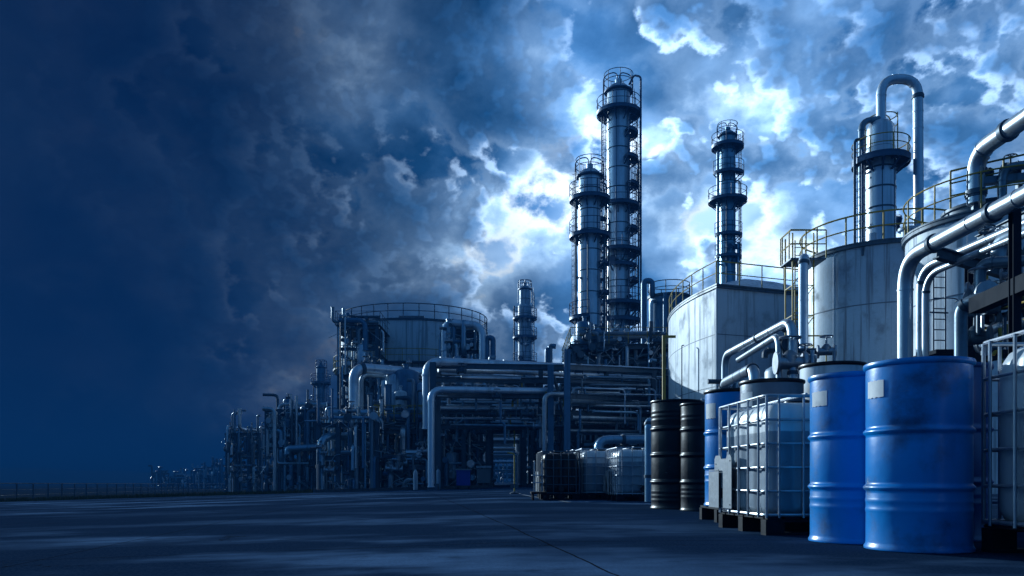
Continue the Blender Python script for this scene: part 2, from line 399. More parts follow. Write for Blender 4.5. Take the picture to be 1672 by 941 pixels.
def rail_mb(mb, path, h=1.1, r=0.025, closed=False, spacing=1.5, mids=1, n=6, toe=0.0):
    path = [Vector(p) for p in path]
    up = Vector((0, 0, h))
    for k in range(mids+1):
        mb.tube([p+up*((k+1)/(mids+1)) for p in path], r if k == mids else r*0.8, n, closed)
    L = 0; mb.cyl(path[0], path[0]+up, r, n)
    seq = path+([path[0]] if closed else [])
    for a, b in zip(seq, seq[1:]):
        d = (b-a).length; t = 0
        while L+d-t >= spacing:
            t += spacing-L; L = 0
            p = a.lerp(b, min(1, t/d)); mb.cyl(p, p+up, r, n)
        L += d-t
    if not closed: mb.cyl(path[-1], path[-1]+up, r, n)
    return mb
def ladder_mb(mb, x, y, z0, z1, dx=1, dy=0, w=0.45, r=0.025, step=0.35, cage=None):
    a = Vector((dx, dy, 0)).normalized()*(w/2); c = Vector((x, y, 0))
    for s_ in (-1, 1): mb.cyl(c+a*s_+Vector((0, 0, z0)), c+a*s_+Vector((0, 0, z1)), r, 6)
    z = z0+step
    while z < z1: mb.cyl(c-a+Vector((0, 0, z)), c+a+Vector((0, 0, z)), r*0.7, 5); z += step
    if cage:
        nrm = Vector((-dy, dx, 0)).normalized()*cage
        hoop = lambda z: [c+a.normalized()*(w*0.62*math.cos(t))*1.0+nrm*(math.sin(t)*0.75)+Vector((0, 0, z)) for t in [math.pi*i/8 for i in range(9)]]
        z = z0+2.2
        while z < z1+0.9: mb.tube(hoop(z), r*0.8, 5); z += 0.9
        for i in (1, 3, 5, 7): mb.cyl(hoop(z0+2.2)[i], hoop(z1+0.8)[i], r*0.7, 5)
    return mb
# one valve: body, flanges, stem and hand wheel
def valve_mb(s_=1.0):
    m = MB()
    m.cyl((-.22*s_, 0, 0), (.22*s_, 0, 0), .11*s_, 10)
    for x in (-.22, .22): m.cyl(((x-.025)*s_, 0, 0), ((x+.025)*s_, 0, 0), .19*s_, 12)
    m.lathe([(.12*s_, 0), (.13*s_, .12*s_), (.07*s_, .2*s_), (.03*s_, .22*s_), (.025*s_, .45*s_)], 10)
    m.tube(arc(0, 0, .42*s_, .17*s_, 0, 2*math.pi, 14)[:-1], .02*s_, 5, True)
    m.bar((-.16*s_, 0, .42*s_), (.16*s_, 0, .42*s_), .02*s_); m.bar((0, -.16*s_, .42*s_), (0, .16*s_, .42*s_), .02*s_)
    return m
_valve = {}
def valve(parent, loc, rz=0, s_=1.0, mat='dark_steel'):
    k = (round(s_, 2), mat)
    if k not in _valve:
        _valve[k] = valve_mb(s_).build('valve', mat, parent, loc, (0, 0, rz)); return _valve[k]
    c = _valve[k].copy(); sc.collection.objects.link(c); c.parent = parent; c.location = loc; c.rotation_euler = (0, 0, rz)
    return c
# ================================================================ the setting
def sheet(name, mat, xs, ys, dz, cond=None):
    m = MB(); idx = {}
    for x in xs:
        for y in ys: idx[x, y] = len(m.v); m.v.append((x, y, zg(x, y)+dz))
    for i in range(len(xs)-1):
        for j in range(len(ys)-1):
            m.f.append((idx[xs[i], ys[j]], idx[xs[i+1], ys[j]], idx[xs[i+1], ys[j+1]], idx[xs[i], ys[j+1]]))
    return m.build(name, mat)
tag(sheet('ground', 'soil', [-900, -300, -120, -70, -30, 0, 30, 120, 900], [-60, 0, 60, 200, 600, 1400], -0.03), kind='structure')
# the concrete yard: its left edge runs from beside the camera to the foot of the left plant
ym = MB()
L0 = [(-70, -40), (-70, 31), (-27, 42.0), (-12.3, 47.5), (-9, 60), (-9, 260)]
R0 = [(60, -40), (60, 31), (60, 42.0), (60, 47.5), (60, 60), (60, 260)]
for (a, b) in zip(L0, R0):
    for x in (a[0], min(a[0]/2, -4.4), 0, b[0]): ym.v.append((x, a[1], zg(x)))
for i in range(len(L0)-1):
    for j in range(3): ym.f.append((i*4+j, i*4+j+1, (i+1)*4+j+1, (i+1)*4+j))
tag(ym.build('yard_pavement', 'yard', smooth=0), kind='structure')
hm = MB(); n = 40
for i in range(n+1):
    x = -980+i*(980-230)/n; h = 24*(1-i/n)**0.7*(1+0.10*math.sin(i*0.9)+0.06*math.sin(i*2.3))
    hm.v += [(x, 880, -3), (x, 1000, h*0.9), (x, 1150, h)]
for i in range(n):
    for j in range(2): hm.f.append((i*3+j, (i+1)*3+j, (i+1)*3+j+1, i*3+j+1))
tag(hm.build('hill', 'hill'), kind='structure')
rnd = random.Random(5)
wm = MB()
def tuft(m, x, y, h):
    for _ in range(5):
        a = rnd.uniform(0, 6.28); w = h*0.10; dx = math.cos(a)*w; dy = math.sin(a)*w; lx = rnd.uniform(-.4, .4)*h; ly = rnd.uniform(-.4, .4)*h; z = zg(x)-0.03
        px_, py_ = x+rnd.uniform(-.1, .1), y+rnd.uniform(-.1, .1)
        m.add([(px_-dx, py_-dy, z), (px_+dx, py_+dy, z), (px_+lx, py_+ly, z+h*rnd.uniform(.6, 1))], [(0, 1, 2)])
for i in range(5200):
    t = rnd.random(); off = abs(rnd.gauss(0, 1))*5
    x = -60+t*48; y = (33.5+(x+60)/33*8.5 if x < -27 else 42+(x+27)/14.7*5.5)+0.15+off
    tuft(wm, x, y, rnd.uniform(.08, .32))
tag(wm.build('weeds', 'weed', smooth=0), kind='stuff', label='low dark weeds growing along the yard edge', cat='weeds')
# haze: one box of even, pale blue air
hz = bpy.data.materials.new('haze'); hz.use_nodes = True
T = NT(hz.node_tree); o_ = T.new('ShaderNodeOutputMaterial'); v_ = T.new('ShaderNodeVolumePrincipled')
v_.inputs['Color'].default_value = (0.006, 0.065, 0.20, 1); v_.inputs['Density'].default_value = 0.0025
v_.inputs['Anisotropy'].default_value = 0.0
T.l.new(v_.outputs[0], o_.inputs['Volume']); MATS['haze'] = hz
HAZE = MB().box(-1010, -70, -5, 1010, 1500, 46).build('haze', 'haze', smooth=0); tag(HAZE, kind='stuff', label='thin blue haze over the whole plant', cat='haze')
# rail fence on the left, beyond the edge of the yard
fa, fb = Vector((-31.5, 47, 0)), Vector((-46, 132, 0)); fc = Vector((-62, 36, 0))
fr = thing('guard_rail', 'long low dark guard rail with thin posts along the left edge of the yard', 'rail fence')
line = [fc.lerp(fa, i/12) for i in range(12)]+[fa.lerp(fb, i/34) for i in range(35)]
line = [Vector((p.x, p.y, zg(p.x)-0.03)) for p in line]
for k, z in enumerate((1.12, 0.72, 0.36)): MB().tube([p+Vector((0, 0, z)) for p in line], 0.035 if k == 0 else 0.022, 6).build('rail', 'dark_steel', fr)
for p in line: MB().bar(p, p+Vector((0, 0, 1.12)), 0.07).build('post', 'dark_steel', fr)
# ================================================================ containers
def drum_shell(r, h, ribs, mini, n=64):
    """profile of a steel drum: chimed ends, rolling hoops, small corrugations"""
    pr = [(r*0.93, 0.012), (r*0.965, 0.012), (r*0.995, 0.0), (r*1.025, 0.004), (r*1.03, 0.018), (r*1.0, 0.03), (r*0.99, 0.045)]
    z = 0.05; ev = sorted([(x, 'H') for x in ribs]+[(x, 'm') for x in mini])
    for t, k in ev:
        c = t*h
        if k == 'H': s_ = h*0.020; pr += [(r*0.988, c-s_*1.6), (r*0.982, c-s_*1.1), (r*1.0, c-s_*0.75), (r*1.036, c-s_*0.28), (r*1.040, c), (r*1.034, c+s_*0.28), (r*1.0, c+s_*0.75), (r*0.982, c+s_*1.1), (r*0.99, c+s_*1.6)]
        else: s_ = h*0.010; pr += [(r*0.988, c-s_*1.6), (r*0.994, c-s_*0.9), (r*0.999, c), (r*0.994, c+s_*0.9), (r*0.988, c+s_*1.6)]
    pr += [(r*0.99, h-0.05), (r*0.985, h-0.03), (r*0.96, h-0.028), (0.02, h-0.03)]
    return MB().lathe(pr, n, caps=True)
def drum(label, x, y, r, h, mat, z0=0, rz=0, ribs=(0.335, 0.635), mini=(0.215, 0.265), paper=None, group=None, rim_mat=None, cat='drum'):
    t = thing('steel_drum', label, cat, (x, y, z0), rz, group)
    drum_shell(r, h, ribs, mini).build('shell', mat, t, smooth=50)
    MB().lathe([(r*0.985, h-0.03), (r*1.0, h-0.028), (r*1.035, h-0.02), (r*1.042, h-0.008), (r*1.03, h+0.004), (r*1.0, h+0.003), (r*0.985, h-0.008), (r*0.97, h-0.024)], 64, caps=False).build('rim', rim_mat or mat, t, smooth=60)
    b = MB()
    for a, q in ((0.6, 0.045), (3.6, 0.03)): b.cyl((r*.7*math.cos(a), r*.7*math.sin(a), h-0.03), (r*.7*math.cos(a), r*.7*math.sin(a), h-0.012), q, 14)
    b.build('bung', 'galvanised', t)
    if paper:
        a0, a1, z1, z2, pm = paper; m = MB(); k = 8; rr = r*1.006
        for i in range(k+1):
            a = a0+(a1-a0)*i/k; jag = 0.003*math.sin(i*2.7)
            for z, q in ((z1+jag, rr), (z2-jag, rr), (z2-jag, rr-0.003), (z1+jag, rr-0.003)): m.v.append((q*math.cos(a), q*math.sin(a), z))
        for i in range(k):
            for j in range(4): m.f.append((i*4+j, (i+1)*4+j, (i+1)*4+(j+1) % 4, i*4+(j+1) % 4))
        m.f += [(0, 1, 2, 3), tuple(k*4+j for j in (3, 2, 1, 0))]
        lb = m.build('paper_label', pm, t, smooth=60)
    return t
def pallet_parts(t, w, d, mat='pallet_black', h=0.145):
    m = MB()
    for i in range(7):
        x = -w/2+w*(i+0.5)/7; m.box(x-w/7*0.42, -d/2, h-0.022, x+w/7*0.42, d/2, h)
    m.build('deck', mat, t)
    for yy in (-d/2+0.05, 0, d/2-0.05):
        MB().box(-w/2, yy-0.05, 0.0, w/2, yy+0.05, 0.02).build('skid', mat, t)
        MB().box(-w/2, yy-0.05, h-0.044, w/2, yy+0.05, h-0.024).build('stringer', mat, t)
        for xx in (-w/2+0.07, 0, w/2-0.07): MB().box(xx-0.07, yy-0.048, 0.0205, xx+0.07, yy+0.048, h-0.0445).build('block', mat, t)
def pallet(label, x, y, w=1.1, d=1.0, rz=0, group=None, mat='pallet_black'):
    t = thing('pallet', label, 'pallet', (x, y, 0), rz, group); pallet_parts(t, w, d, mat); return t
def ibc(label, x, y, rz, w, d, h, group=None, body='plastic', n=112, plate=True, full=True, cage_mat='galvanised', nv=5, nh=6, zz=0):
    """caged tank on its pallet; x, y is the corner nearest -x,-y; w along x, d along y"""
    t = thing('caged_tank', label, 'caged tank', (x, y, zz), rz, group)
    pt = bpy.data.objects.new('pallet_base', None); sc.collection.objects.link(pt); pt.parent = t; pt.location = (w/2, d/2, 0)
    pallet_parts(pt, w, d, h=0.15*h/1.1)
    # moulded body: super-ellipse with upright grooves and rounded top and bottom
    z0, z1 = 0.155*h/1.1, h-0.035
    m = MB(); rows = []
    hz_ = z1-z0
    for k in range(17):
        u = k/16
        if u < .15: s_ = 1-0.10*(1-math.sin(math.pi/2*u/.15)); z = z0+hz_*0.10*(1-math.cos(math.pi/2*u/.15))
        elif u > .7: q = (u-.7)/.3; s_ = 1-0.17*(1-math.cos(math.pi/2*q)); s_ -= 0.10*max(0, q-.75)*4; z = z0+hz_*(0.80+0.20*math.sin(math.pi/2*q))
        else: s_ = 1; z = z0+hz_*(0.10+0.70*(u-.15)/.55)
        rows.append((s_, z, min(1, u/.2)*min(1, (1-u)/.32)))
    a, b = w/2-0.035, d/2-0.035
    for s_, z, gr in rows:
        for j in range(n):
            th = 2*math.pi*j/n; c_, sn = math.cos(th), math.sin(th); p_ = 13
            q = (abs(c_)**p_+abs(sn)**p_)**(-1/p_)
            px_, py_ = c_*q, sn*q
            onx = abs(c_) > abs(sn); side = py_ if onx else px_
            g = 0.065*gr*(0.5-0.5*math.cos(side/0.86*math.pi*3.0+math.pi))**2.2*(1-abs(side)**8) if abs(side) < .86 else 0
            bl = 1+0.02*gr*(1-side*side)
            kx, ky = (s_*bl*(1-g), s_) if onx else (s_, s_*bl*(1-g))
            m.v.append((w/2+px_*a*kx, d/2+py_*b*ky, z))
    for i in range(len(rows)-1):
        for j in range(n): m.f.append((i*n+j, i*n+(j+1) % n, (i+1)*n+(j+1) % n, (i+1)*n+j))
    m.f += [tuple(range(n-1, -1, -1)), tuple(range(16*n, 17*n))]
    m.build('body', body, t, smooth=70)
    MB().lathe([(0.10, 0), (0.105, 0.02), (0.1, 0.045), (0.02, 0.05)], 20, (w/2, d/2, z1-0.002)).build('filler_cap', 'drum_black', t)
    r = 0.0095
    cg = MB()
    def loop(z, o=0.0):
        q = 0.03-o
        return [(q, -o, z), (w-q, -o, z), (w+o, q, z), (w+o, d-q, z), (w-q, d+o, z), (q, d+o, z), (-o, d-q, z), (-o, q, z)]
    zb = 0.16*h/1.1
    for k in range(nh):
        z = zb+(h-zb)*k/(nh-1)*1.0
        cg.tube(fillet(loop(z)+[loop(z)[0]], .02, 2)[:-1], r*(1.35 if k in (0, nh-1) else 1), 8, True)
    for i in range(nv):
        x_ = w*(i+0.5)/nv; y_ = d*(i+0.5)/nv
        for q in ((x_, -0.0165), (x_, d+0.0165), (-0.0165, y_), (w+0.0165, y_)): cg.cyl((q[0], q[1], zb-0.02), (q[0], q[1], h), r, 8)
    for q in ((0.008, 0.008), (w-.008, 0.008), (0.008, d-.008), (w-.008, d-.008)): cg.cyl((q[0], q[1], zb-.02), (q[0], q[1], h), r*1.15, 8)
    if full:
        for x_ in (w*0.33, w*0.67): cg.cyl((x_, 0, h+.012), (x_, d, h+.012), r*1.2, 8)
    cg.build('cage', cage_mat, t)
    v = MB(); v.cyl((w*.5, 0.03, zb+.09), (w*.5, -0.10, zb+.09), .045, 14); v.cyl((w*.5, -0.10, zb+.09), (w*.5, -0.13, zb+.09), .06, 14)
    v.bar((w*.5-.07, -.06, zb+.15), (w*.5+.07, -.06, zb+.15), .018); v.cyl((w*.5, -.06, zb+.09), (w*.5, -.06, zb+.15), .012, 8)
    v.build('outlet_valve', 'drum_black', t)
    if plate:
        q = MB(); y0_, y1_, za, zb2 = d*.60, d*1.0, h*.17, h*.60
        prof = [(y0_, za), (y1_, za), (y1_, zb2-.03), (y1_-.03, zb2), (d*.86, zb2), (d*.84, zb2-.03), (d*.72, zb2-.03), (d*.70, zb2), (y0_+.03, zb2), (y0_, zb2-.03)]
        k = len(prof); q.v = [(x_, y_, z_) for x_ in (-.036, -.030) for y_, z_ in prof]; q.f = [tuple(range(k)), tuple(range(2*k-1, k-1, -1))]+[(i, k+i, k+(i+1) % k, (i+1) % k) for i in range(k)]
        sp_ = q.build('sign_plate', 'plate_grey', t)
        q = MB(); q.box(-.060, d*.83, h*.17, -.0565, d*1.08, h*.47); q.bar((-.058, d*.84, h*.48), (-.058, d*1.07, h*.48), .008)
        q.build('side_plate', 'plate_grey', t)
        q = MB(); q.box(-.0395, d*.80, h*.25, -.037, d*.83, h*.33); q.build('slot', 'drum_black', sp_)
        for y_, z_ in ((d*.63, h*.2), (d*.96, h*.2), (d*.63, h*.55), (d*.96, h*.53)): MB().cyl((-.0365, y_, z_), (-.041, y_, z_), .006, 8).build('bolt', 'dark_steel', sp_)
    return t
# ================================================================ tanks, towers
def rim_rail(name, parent, path, closed=False, mat='yellow_rail', h=1.1, r=0.022, sp=1.4, mids=1):
    return rail_mb(MB(), path, h, r, closed, sp, mids).build(name, mat, parent)
def round_tank(label, x, y, r, z1, mat, z0=0, bands=(), rail=True, rail_mat='yellow_rail', cone=0.10, n=72, group=None, rail_h=1.1, rr=0.022, name='storage_tank', cat='storage tank', rim_mat='dark_steel', band_mat=None, seams=0):
    t = thing(name, label, cat, (x, y, z0), 0, group); H = z1-z0
    m = MB().lathe([(r, -0.6), (r, H)], n, caps=False)
    for k in range(seams):
        a = 2*math.pi*(k+.3)/seams; m.bar((r*math.cos(a), r*math.sin(a), 0), (r*math.cos(a), r*math.sin(a), H-.02), 0.012)
    m.build('shell', mat, t)
    MB().lathe([(r*1.0+.02, H-0.14), (r+.10, H-.12), (r+.10, H-0.02), (r+.12, H), (r+.12, H+.05), (r-.05, H+.05)], n, caps=False).build('rim', rim_mat, t)
    MB().lathe([(r-.04, H+.045), (r*.6, H+.045+cone*r*.4), (0.05, H+.045+cone*r)], n, caps=False).build('roof', mat, t)
    for z in bands: MB().lathe([(r, z-.022), (r+.014, z-.018), (r+.014, z+.018), (r, z+.022)], n, caps=False).build('weld_band', band_mat or mat, t)
    if rail: rim_rail('railing', t, arc(0, 0, H+.05, r+.05, 0, 2*math.pi, 64)[:-1], True, rail_mat, rail_h, rr)
    return t
def tower(label, x, y, r, ztop, z0, plats, mat='cladding', seam=1.6, group=None, dk='tower_steel', rail_h=1.15, rr=0.035, ladders=(), risers=(), crown='arches', n=32, narrow=None, rail_mat=None, lugs=True, cat='column'):
    """distillation column: clad shell with panel seams, ring platforms with rails, ladders, risers"""
    t = thing('distillation_column', label, cat, (x, y, z0), 0, group); H = ztop-z0
    pr = [(r, 0.0)]; z = seam; seams_z = []
    zs = narrow[0] if narrow else H*2
    rad = lambda z: r if z < zs else r*narrow[1]
    while z < H-0.3:
        q = rad(z); 
        if narrow and z-seam < zs <= z: pr += [(r, zs-.02), (r*narrow[1], zs+r*.25)]
        pr += [(q, z-.05), (q*1.02, z-.045), (q*1.02, z+.045), (q, z+.05)]; seams_z.append(z); z += seam*(1+0.06*math.sin(z*3))
    q = rad(H); pr += [(q, H-.1)]
    for i in range(1, 6): pr.append((q*math.cos(i*math.pi/11), H-.1+q*0.8*math.sin(i*math.pi/11)))
    pr += [(q*0.3, H-.1+q*.8), (q*0.3, H+q*1.05), (0.02, H+q*1.05)]
    MB().lathe(pr, n).build('shell', mat, t, smooth=30)
    m = MB()
    for zq in seams_z:
        q = rad(zq); m.lathe([(q*1.02, zq-.045), (q*1.028+.006, zq-.04), (q*1.028+.006, zq+.04), (q*1.02, zq+.045)], n, caps=False)
    tag(m.build('panel_seams', 'dark_steel', t), kind=None)
    for a in ((-1.9, -0.9) if lugs else ()):
        m = MB(); q = rad(0); m.bar((q*1.01*math.cos(a), q*1.01*math.sin(a), .2), (q*1.01*math.cos(a), q*1.01*math.sin(a), zs*0.98 if narrow else H-.4), .035); m.build('vertical_seam', 'dark_steel', t)
    for z, ext, a0, a1 in plats:
        q = rad(z)*1.03; R_ = q+ext
        full = a1-a0 >= 2*math.pi-.01
        k = 32 if full else max(6, int((a1-a0)*6))
        m = MB()
        m.lathe([(q, z-.02), (R_, z-.02), (R_+.02, z+.10), (R_-.03, z+.10), (R_-.04, z+.03), (q, z+.03)], k, caps=False, a0=a0, a1=a1)
        m.lathe([(R_-.02, z-.22), (R_+.01, z-.22), (R_+.01, z-.02)], k, caps=False, a0=a0, a1=a1)
        nb = max(3, int((a1-a0)/0.6))
        for i in range(nb+(0 if full else 1)):
            a = a0+(a1-a0)*i/nb; c_, s_ = math.cos(a), math.sin(a)
            m.bar((q*c_, q*s_, z-ext*1.0), (R_*c_, R_*s_, z-.12), .09); m.bar((q*c_, q*s_, z-.1), (R_*c_, R_*s_, z-.1), .08)
        p = m.build('platform', dk, t)
        path = arc(0, 0, z+.1, R_-.02, a0, a1, k)
        rim_rail('railing', p, path[:-1] if full else path, full, rail_mat or dk, rail_h, rr, 1.1)
    for lx, ly, la, lb in ladders:
        ladder_mb(MB(), lx, ly, la, lb, -ly, lx, 0.55, rr*.8, .42, cage=.42).build('ladder', dk, t)
    for pts, pr_, pm in risers:
        m = pipe_mb(MB(), pts, pr_, None, 10, 5, joints=2.4); m.build('riser_pipe', pm, t)
    if crown == 'arches':
        q = rad(H)*1.0; m = MB()
        m.lathe([(q*1.02, H-.15), (q*1.25, H-.12), (q*1.25, H), (q*1.02, H+.02)], n, caps=False)
        m.build('top_ring', dk, t)
        m = MB(); hh = q*1.75
        for a, k in ((0.25, 1.0), (2.9, 1.0)):
            c_, s_ = math.cos(a)*q*1.3, math.sin(a)*q*1.3
            pipe_mb(m, [(c_*1.02, s_, H-q*2.6), (c_*1.02, s_, H+hh*.9), (c_*.1, s_*.4, H+hh*1.05), (c_*.05, s_*.2, H+q*.8)], (.03+.02*q), q*.7, 8)
        m.tube(arc(0, 0, H+hh*.85, q*1.25, 0, 2*math.pi, 24)[:-1], rr, 5, True)
        m.tube(arc(0, 0, H+hh*.45, q*1.25, 0, 2*math.pi, 24)[:-1], rr, 5, True)
        for i in range(7):
            a = i*.9+.2; m.cyl((q*1.25*math.cos(a), q*1.25*math.sin(a), H-.1), (q*1.25*math.cos(a), q*1.25*math.sin(a), H+hh*.85), rr, 5)
        m.build('top_cage', dk, t)
    # nozzles and manholes along the shell
    rn = random.Random(int(x*7+ztop)); 
    for i in range(int(H/3)):
        a = rn.uniform(-2.9, 0.3); z = rn.uniform(1, H-1.5); q = rad(z); c_, s_ = math.cos(a), math.sin(a); w = rn.choice((.09, .12, .22))
        m = MB(); m.cyl((q*c_*.98, q*s_*.98, z), ((q+.32)*c_, (q+.32)*s_, z), w, 10); m.cyl(((q+.26)*c_, (q+.26)*s_, z), ((q+.34)*c_, (q+.34)*s_, z), w*1.5, 10)
        m.build('nozzle', dk, t)
        if i % 3 == 0: a += .5; MB().box((q+.05)*math.cos(a)-.12, (q+.25)*math.sin(a)-.12, z-.2, (q+.05)*math.cos(a)+.12, (q+.25)*math.sin(a)+.12, z+.2).build('junction_box', 'galvanised', t)
    return t
def vessel(parent, x, y, z0, r, h, mat='tank_shell_grey', legs=True, rail=False):
    """upright pressure vessel with domed ends, a part of the unit it is bolted to"""
    zb = z0+(0.5 if legs else 0)
    pr = [(0.02, zb)]+[(r*math.sin(i*math.pi/8), zb+r*.4*(1-math.cos(i*math.pi/8))) for i in range(1, 5)]
    pr += [(r, zb+h-r*.4)]+[(r*math.cos(i*math.pi/8), zb+h-r*.4+r*.4*math.sin(i*math.pi/8)) for i in range(1, 4)]+[(r*.22, zb+h), (r*.22, zb+h+.25), (r*.3, zb+h+.25), (r*.3, zb+h+.32), (.02, zb+h+.32)]
    o = MB().lathe(pr, 24, (x, y, 0), caps=False).build('vessel', mat, parent)
    if legs:
        m = MB()
        for i in range(4):
            a = i*math.pi/2+.6; m.bar((x+r*.9*math.cos(a), y+r*.9*math.sin(a), z0), (x+r*.9*math.cos(a), y+r*.9*math.sin(a), zb+r*.5), .09)
        m.build('vessel_legs', 'dark_steel', o)
    if rail: rim_rail('railing', o, arc(x, y, zb+h*.8, r+.25, 0, 2*math.pi, 20)[:-1], True, 'dark_steel', .9, .03)
    return o
# ================================================================ process units: steel frame crowded with pipework
def unit(label, x0, x1, y0, y1, levels, nx, ny, seed=0, name='process_unit', npipe=40, nrise=16, nvalve=10, post=0.28, pr=(0.05, 0.16), mats=('pipe_blue', 'pipe_dark', 'pipe_steel', 'dark_steel', 'blue_steel'), steel='dark_steel', decks=(), rails=True, braces=True, vessels=0, group=None, cat='process unit', topout=1.5, side='xy', zb=None):
    rn = random.Random(seed)
    cx, cy = (x0+x1)/2, (y0+y1)/2; g = zg(cx) if zb is None else zb
    t = thing(name, label, cat, (cx, cy, g), 0, group)
    xs = [x0-cx+(x1-x0)*i/nx for i in range(nx+1)]; ys = [y0-cy+(y1-y0)*i/ny for i in range(ny+1)]
    zt = levels[-1]
    for x in xs:
        for y in ys:
            m = MB().ibeam((x, y, -0.2), (x, y, zt), post, post)
            m.box(x-post, y-post, -.3, x+post, y+post, 0.18)
            m.build('post', steel, t)
    for k, z in enumerate(levels):
        m = MB()
        for y in ys: m.ibeam((xs[0]+post/2, y, z-.15), (xs[-1]-post/2, y, z-.15), post*.7, .28)
        for x in xs: m.ibeam((x, ys[0], z-.45), (x, ys[-1], z-.45), post*.7, .26)
        m.build('beam_grid', steel, t)
        if k in decks:
            d = MB().box(xs[0]-.3, ys[0]-.3, z+.0, xs[-1]+.3, ys[-1]+.3, z+.05).build('deck', 'dark_steel', t)
            if rails: rail_mb(MB(), [(xs[0]-.25, ys[0]-.25, z+.05), (xs[-1]+.25, ys[0]-.25, z+.05), (xs[-1]+.25, ys[-1]+.25, z+.05), (xs[0]-.25, ys[-1]+.25, z+.05)], 1.1, .028, True, 1.3).build('railing', rn.choice(('yellow_rail', 'dark_steel')), d)
    if braces:
        for i in range(max(1, nx)):
            if rn.random() < .6:
                k = rn.randrange(len(levels)); zl = levels[k-1] if k else 0.2
                m = MB(); m.bar((xs[i]+.1, ys[0]-.17, zl+.2), (xs[i+1]-.1, ys[0]-.17, levels[k]-.4), .11); m.build('brace', steel, t)
    zz = [0.9]+list(levels)
    for i in range(npipe):
        r = rn.uniform(*pr)*(1.0 if rn.random() < .75 else 1.5); z = rn.choice(zz)+rn.uniform(.12, .9)*(1 if rn.random() < .7 else -.6)
        z = max(.3, z); m = MB(); mt = rn.choice(mats)
        if rn.random() < .62:
            y = rn.uniform(ys[0]-.4, ys[-1]); a = rn.uniform(xs[0]-.6, cx*0+xs[0]*.2); b = rn.uniform(xs[-1]*.3, xs[-1]+.5)
            pts = [(a, y, z), (b, y, z)]
            if rn.random() < .45: z2 = min(zt+topout, max(.05, z+rn.choice((-1, -1, 1))*rn.uniform(.8, 2.4))); pts = [(a, y, z2)]+pts
            if rn.random() < .45: z2 = max(.05, z-rn.uniform(.8, 2.6)); pts = pts+[(b, y, z2)]
        else:
            x = rn.uniform(xs[0], xs[-1]); pts = [(x, ys[0]-rn.uniform(.2, .7), z), (x, ys[-1], z)]
            if rn.random() < .75: pts = [(x, pts[0][1], min(zt+topout, max(.05, z-rn.uniform(.9, 3.2)*rn.choice((1, 1, -1)))))]+pts
        pipe_mb(m, pts, r, r*3, 8, 4, joints=1.7); m.build('pipe', mt, t)
    for i in range(nrise):
        x = rn.uniform(xs[0]-.2, xs[-1]+.2); y = rn.uniform(ys[0]-.5, ys[0]+1.5); r = rn.uniform(*pr)
        za = rn.choice((0.0, 0.0, zz[len(zz)//2])); zb_ = za+rn.uniform(.35, 1)*(zt-za)+rn.uniform(0, topout)
        pts = [(x, y, za), (x, y, zb_)]
        if rn.random() < .7: pts.append((x+rn.uniform(-1.4, 1.4), y+.1, zb_+rn.uniform(-.05, .05)))
        m = MB(); pipe_mb(m, pts, r, r*3.2, 8, 4, joints=1.3); m.build('riser', rn.choice(mats), t)
    for i in range(nvalve):
        valve(t, (rn.uniform(xs[0], xs[-1]), rn.uniform(ys[0]-.6, ys[0]), rn.choice(zz)+rn.uniform(.15, 1)), rn.uniform(-.3, .3)+rn.choice((0, 1.57)), rn.choice((.8, 1.3)), rn.choice(('dark_steel', 'galvanised')))
    for i in range(vessels):
        r = rn.uniform(.45, .8); vessel(t, rn.uniform(xs[0]+.5, xs[-1]-.5), rn.uniform(ys[0]+.2, ys[0]+1.5), rn.choice([0]+list(levels[:-1])), r, rn.uniform(1.3, 2.4), rn.choice(('tank_shell_grey', 'blue_steel', 'cladding')))
    # loose small-bore lines: conduits, sample lines
    m = MB()
    for i in range(int(npipe*.6)):
        x = rn.uniform(xs[0], xs[-1]); z = rn.choice(zz)+rn.uniform(-.6, .8); y = ys[0]-rn.uniform(.1, .5)
        m.tube(fillet([(x, y, z), (x+rn.uniform(-.8, .8), y, z+rn.uniform(-.3, .3)), (x+rn.uniform(-1.2, 1.2), y, z-rn.uniform(.3, 1.2))], .15, 3), .022, 5)
    tag(m.build('small_bore_lines', 'galvanised', t), kind='stuff')
    return t
def process_pipe(label, pts, r, mat='pipe_steel', bend=None, collars=(), group=None, joints=0, n=24, name='process_pipe', supports=()):
    """one pipe run (world coordinates) with its flanged collars as parts"""
    base = Vector(pts[0]); t = thing(name, label, 'pipe', base, 0, group)
    loc = [Vector(p)-base for p in pts]
    path = fillet(loc, bend or r*3, 9); MB().tube(path, r, n).build('pipe_run', mat, t)
    L = [0]
    for a, b in zip(path, path[1:]): L.append(L[-1]+(b-a).length)
    def at(u):
        d = u*L[-1]
        for i in range(len(path)-1):
            if L[i+1] >= d: q = (d-L[i])/max(1e-6, L[i+1]-L[i]); return path[i].lerp(path[i+1], q), (path[i+1]-path[i]).normalized()
        return path[-1], (path[-1]-path[-2]).normalized()
    for c in collars:
        big = c < 0; p, d = at(abs(c)); k = .28 if big else .10
        m = MB(); m.cyl(p-d*r*k, p+d*r*k, r*(1.22 if big else 1.07), n)
        if big: m.cyl(p-d*r*(k+.25), p-d*r*(k+.02), r*1.13, n)
        m.build('flange', 'dark_steel' if big else mat, t)
    if joints:
        for k in range(1, int(L[-1]/joints)):
            p, d = at(k*joints/L[-1]); MB().cyl(p-d*r*.07, p+d*r*.07, r*1.035, n).build('seam_band', mat, t)
    return t
PI = math.pi
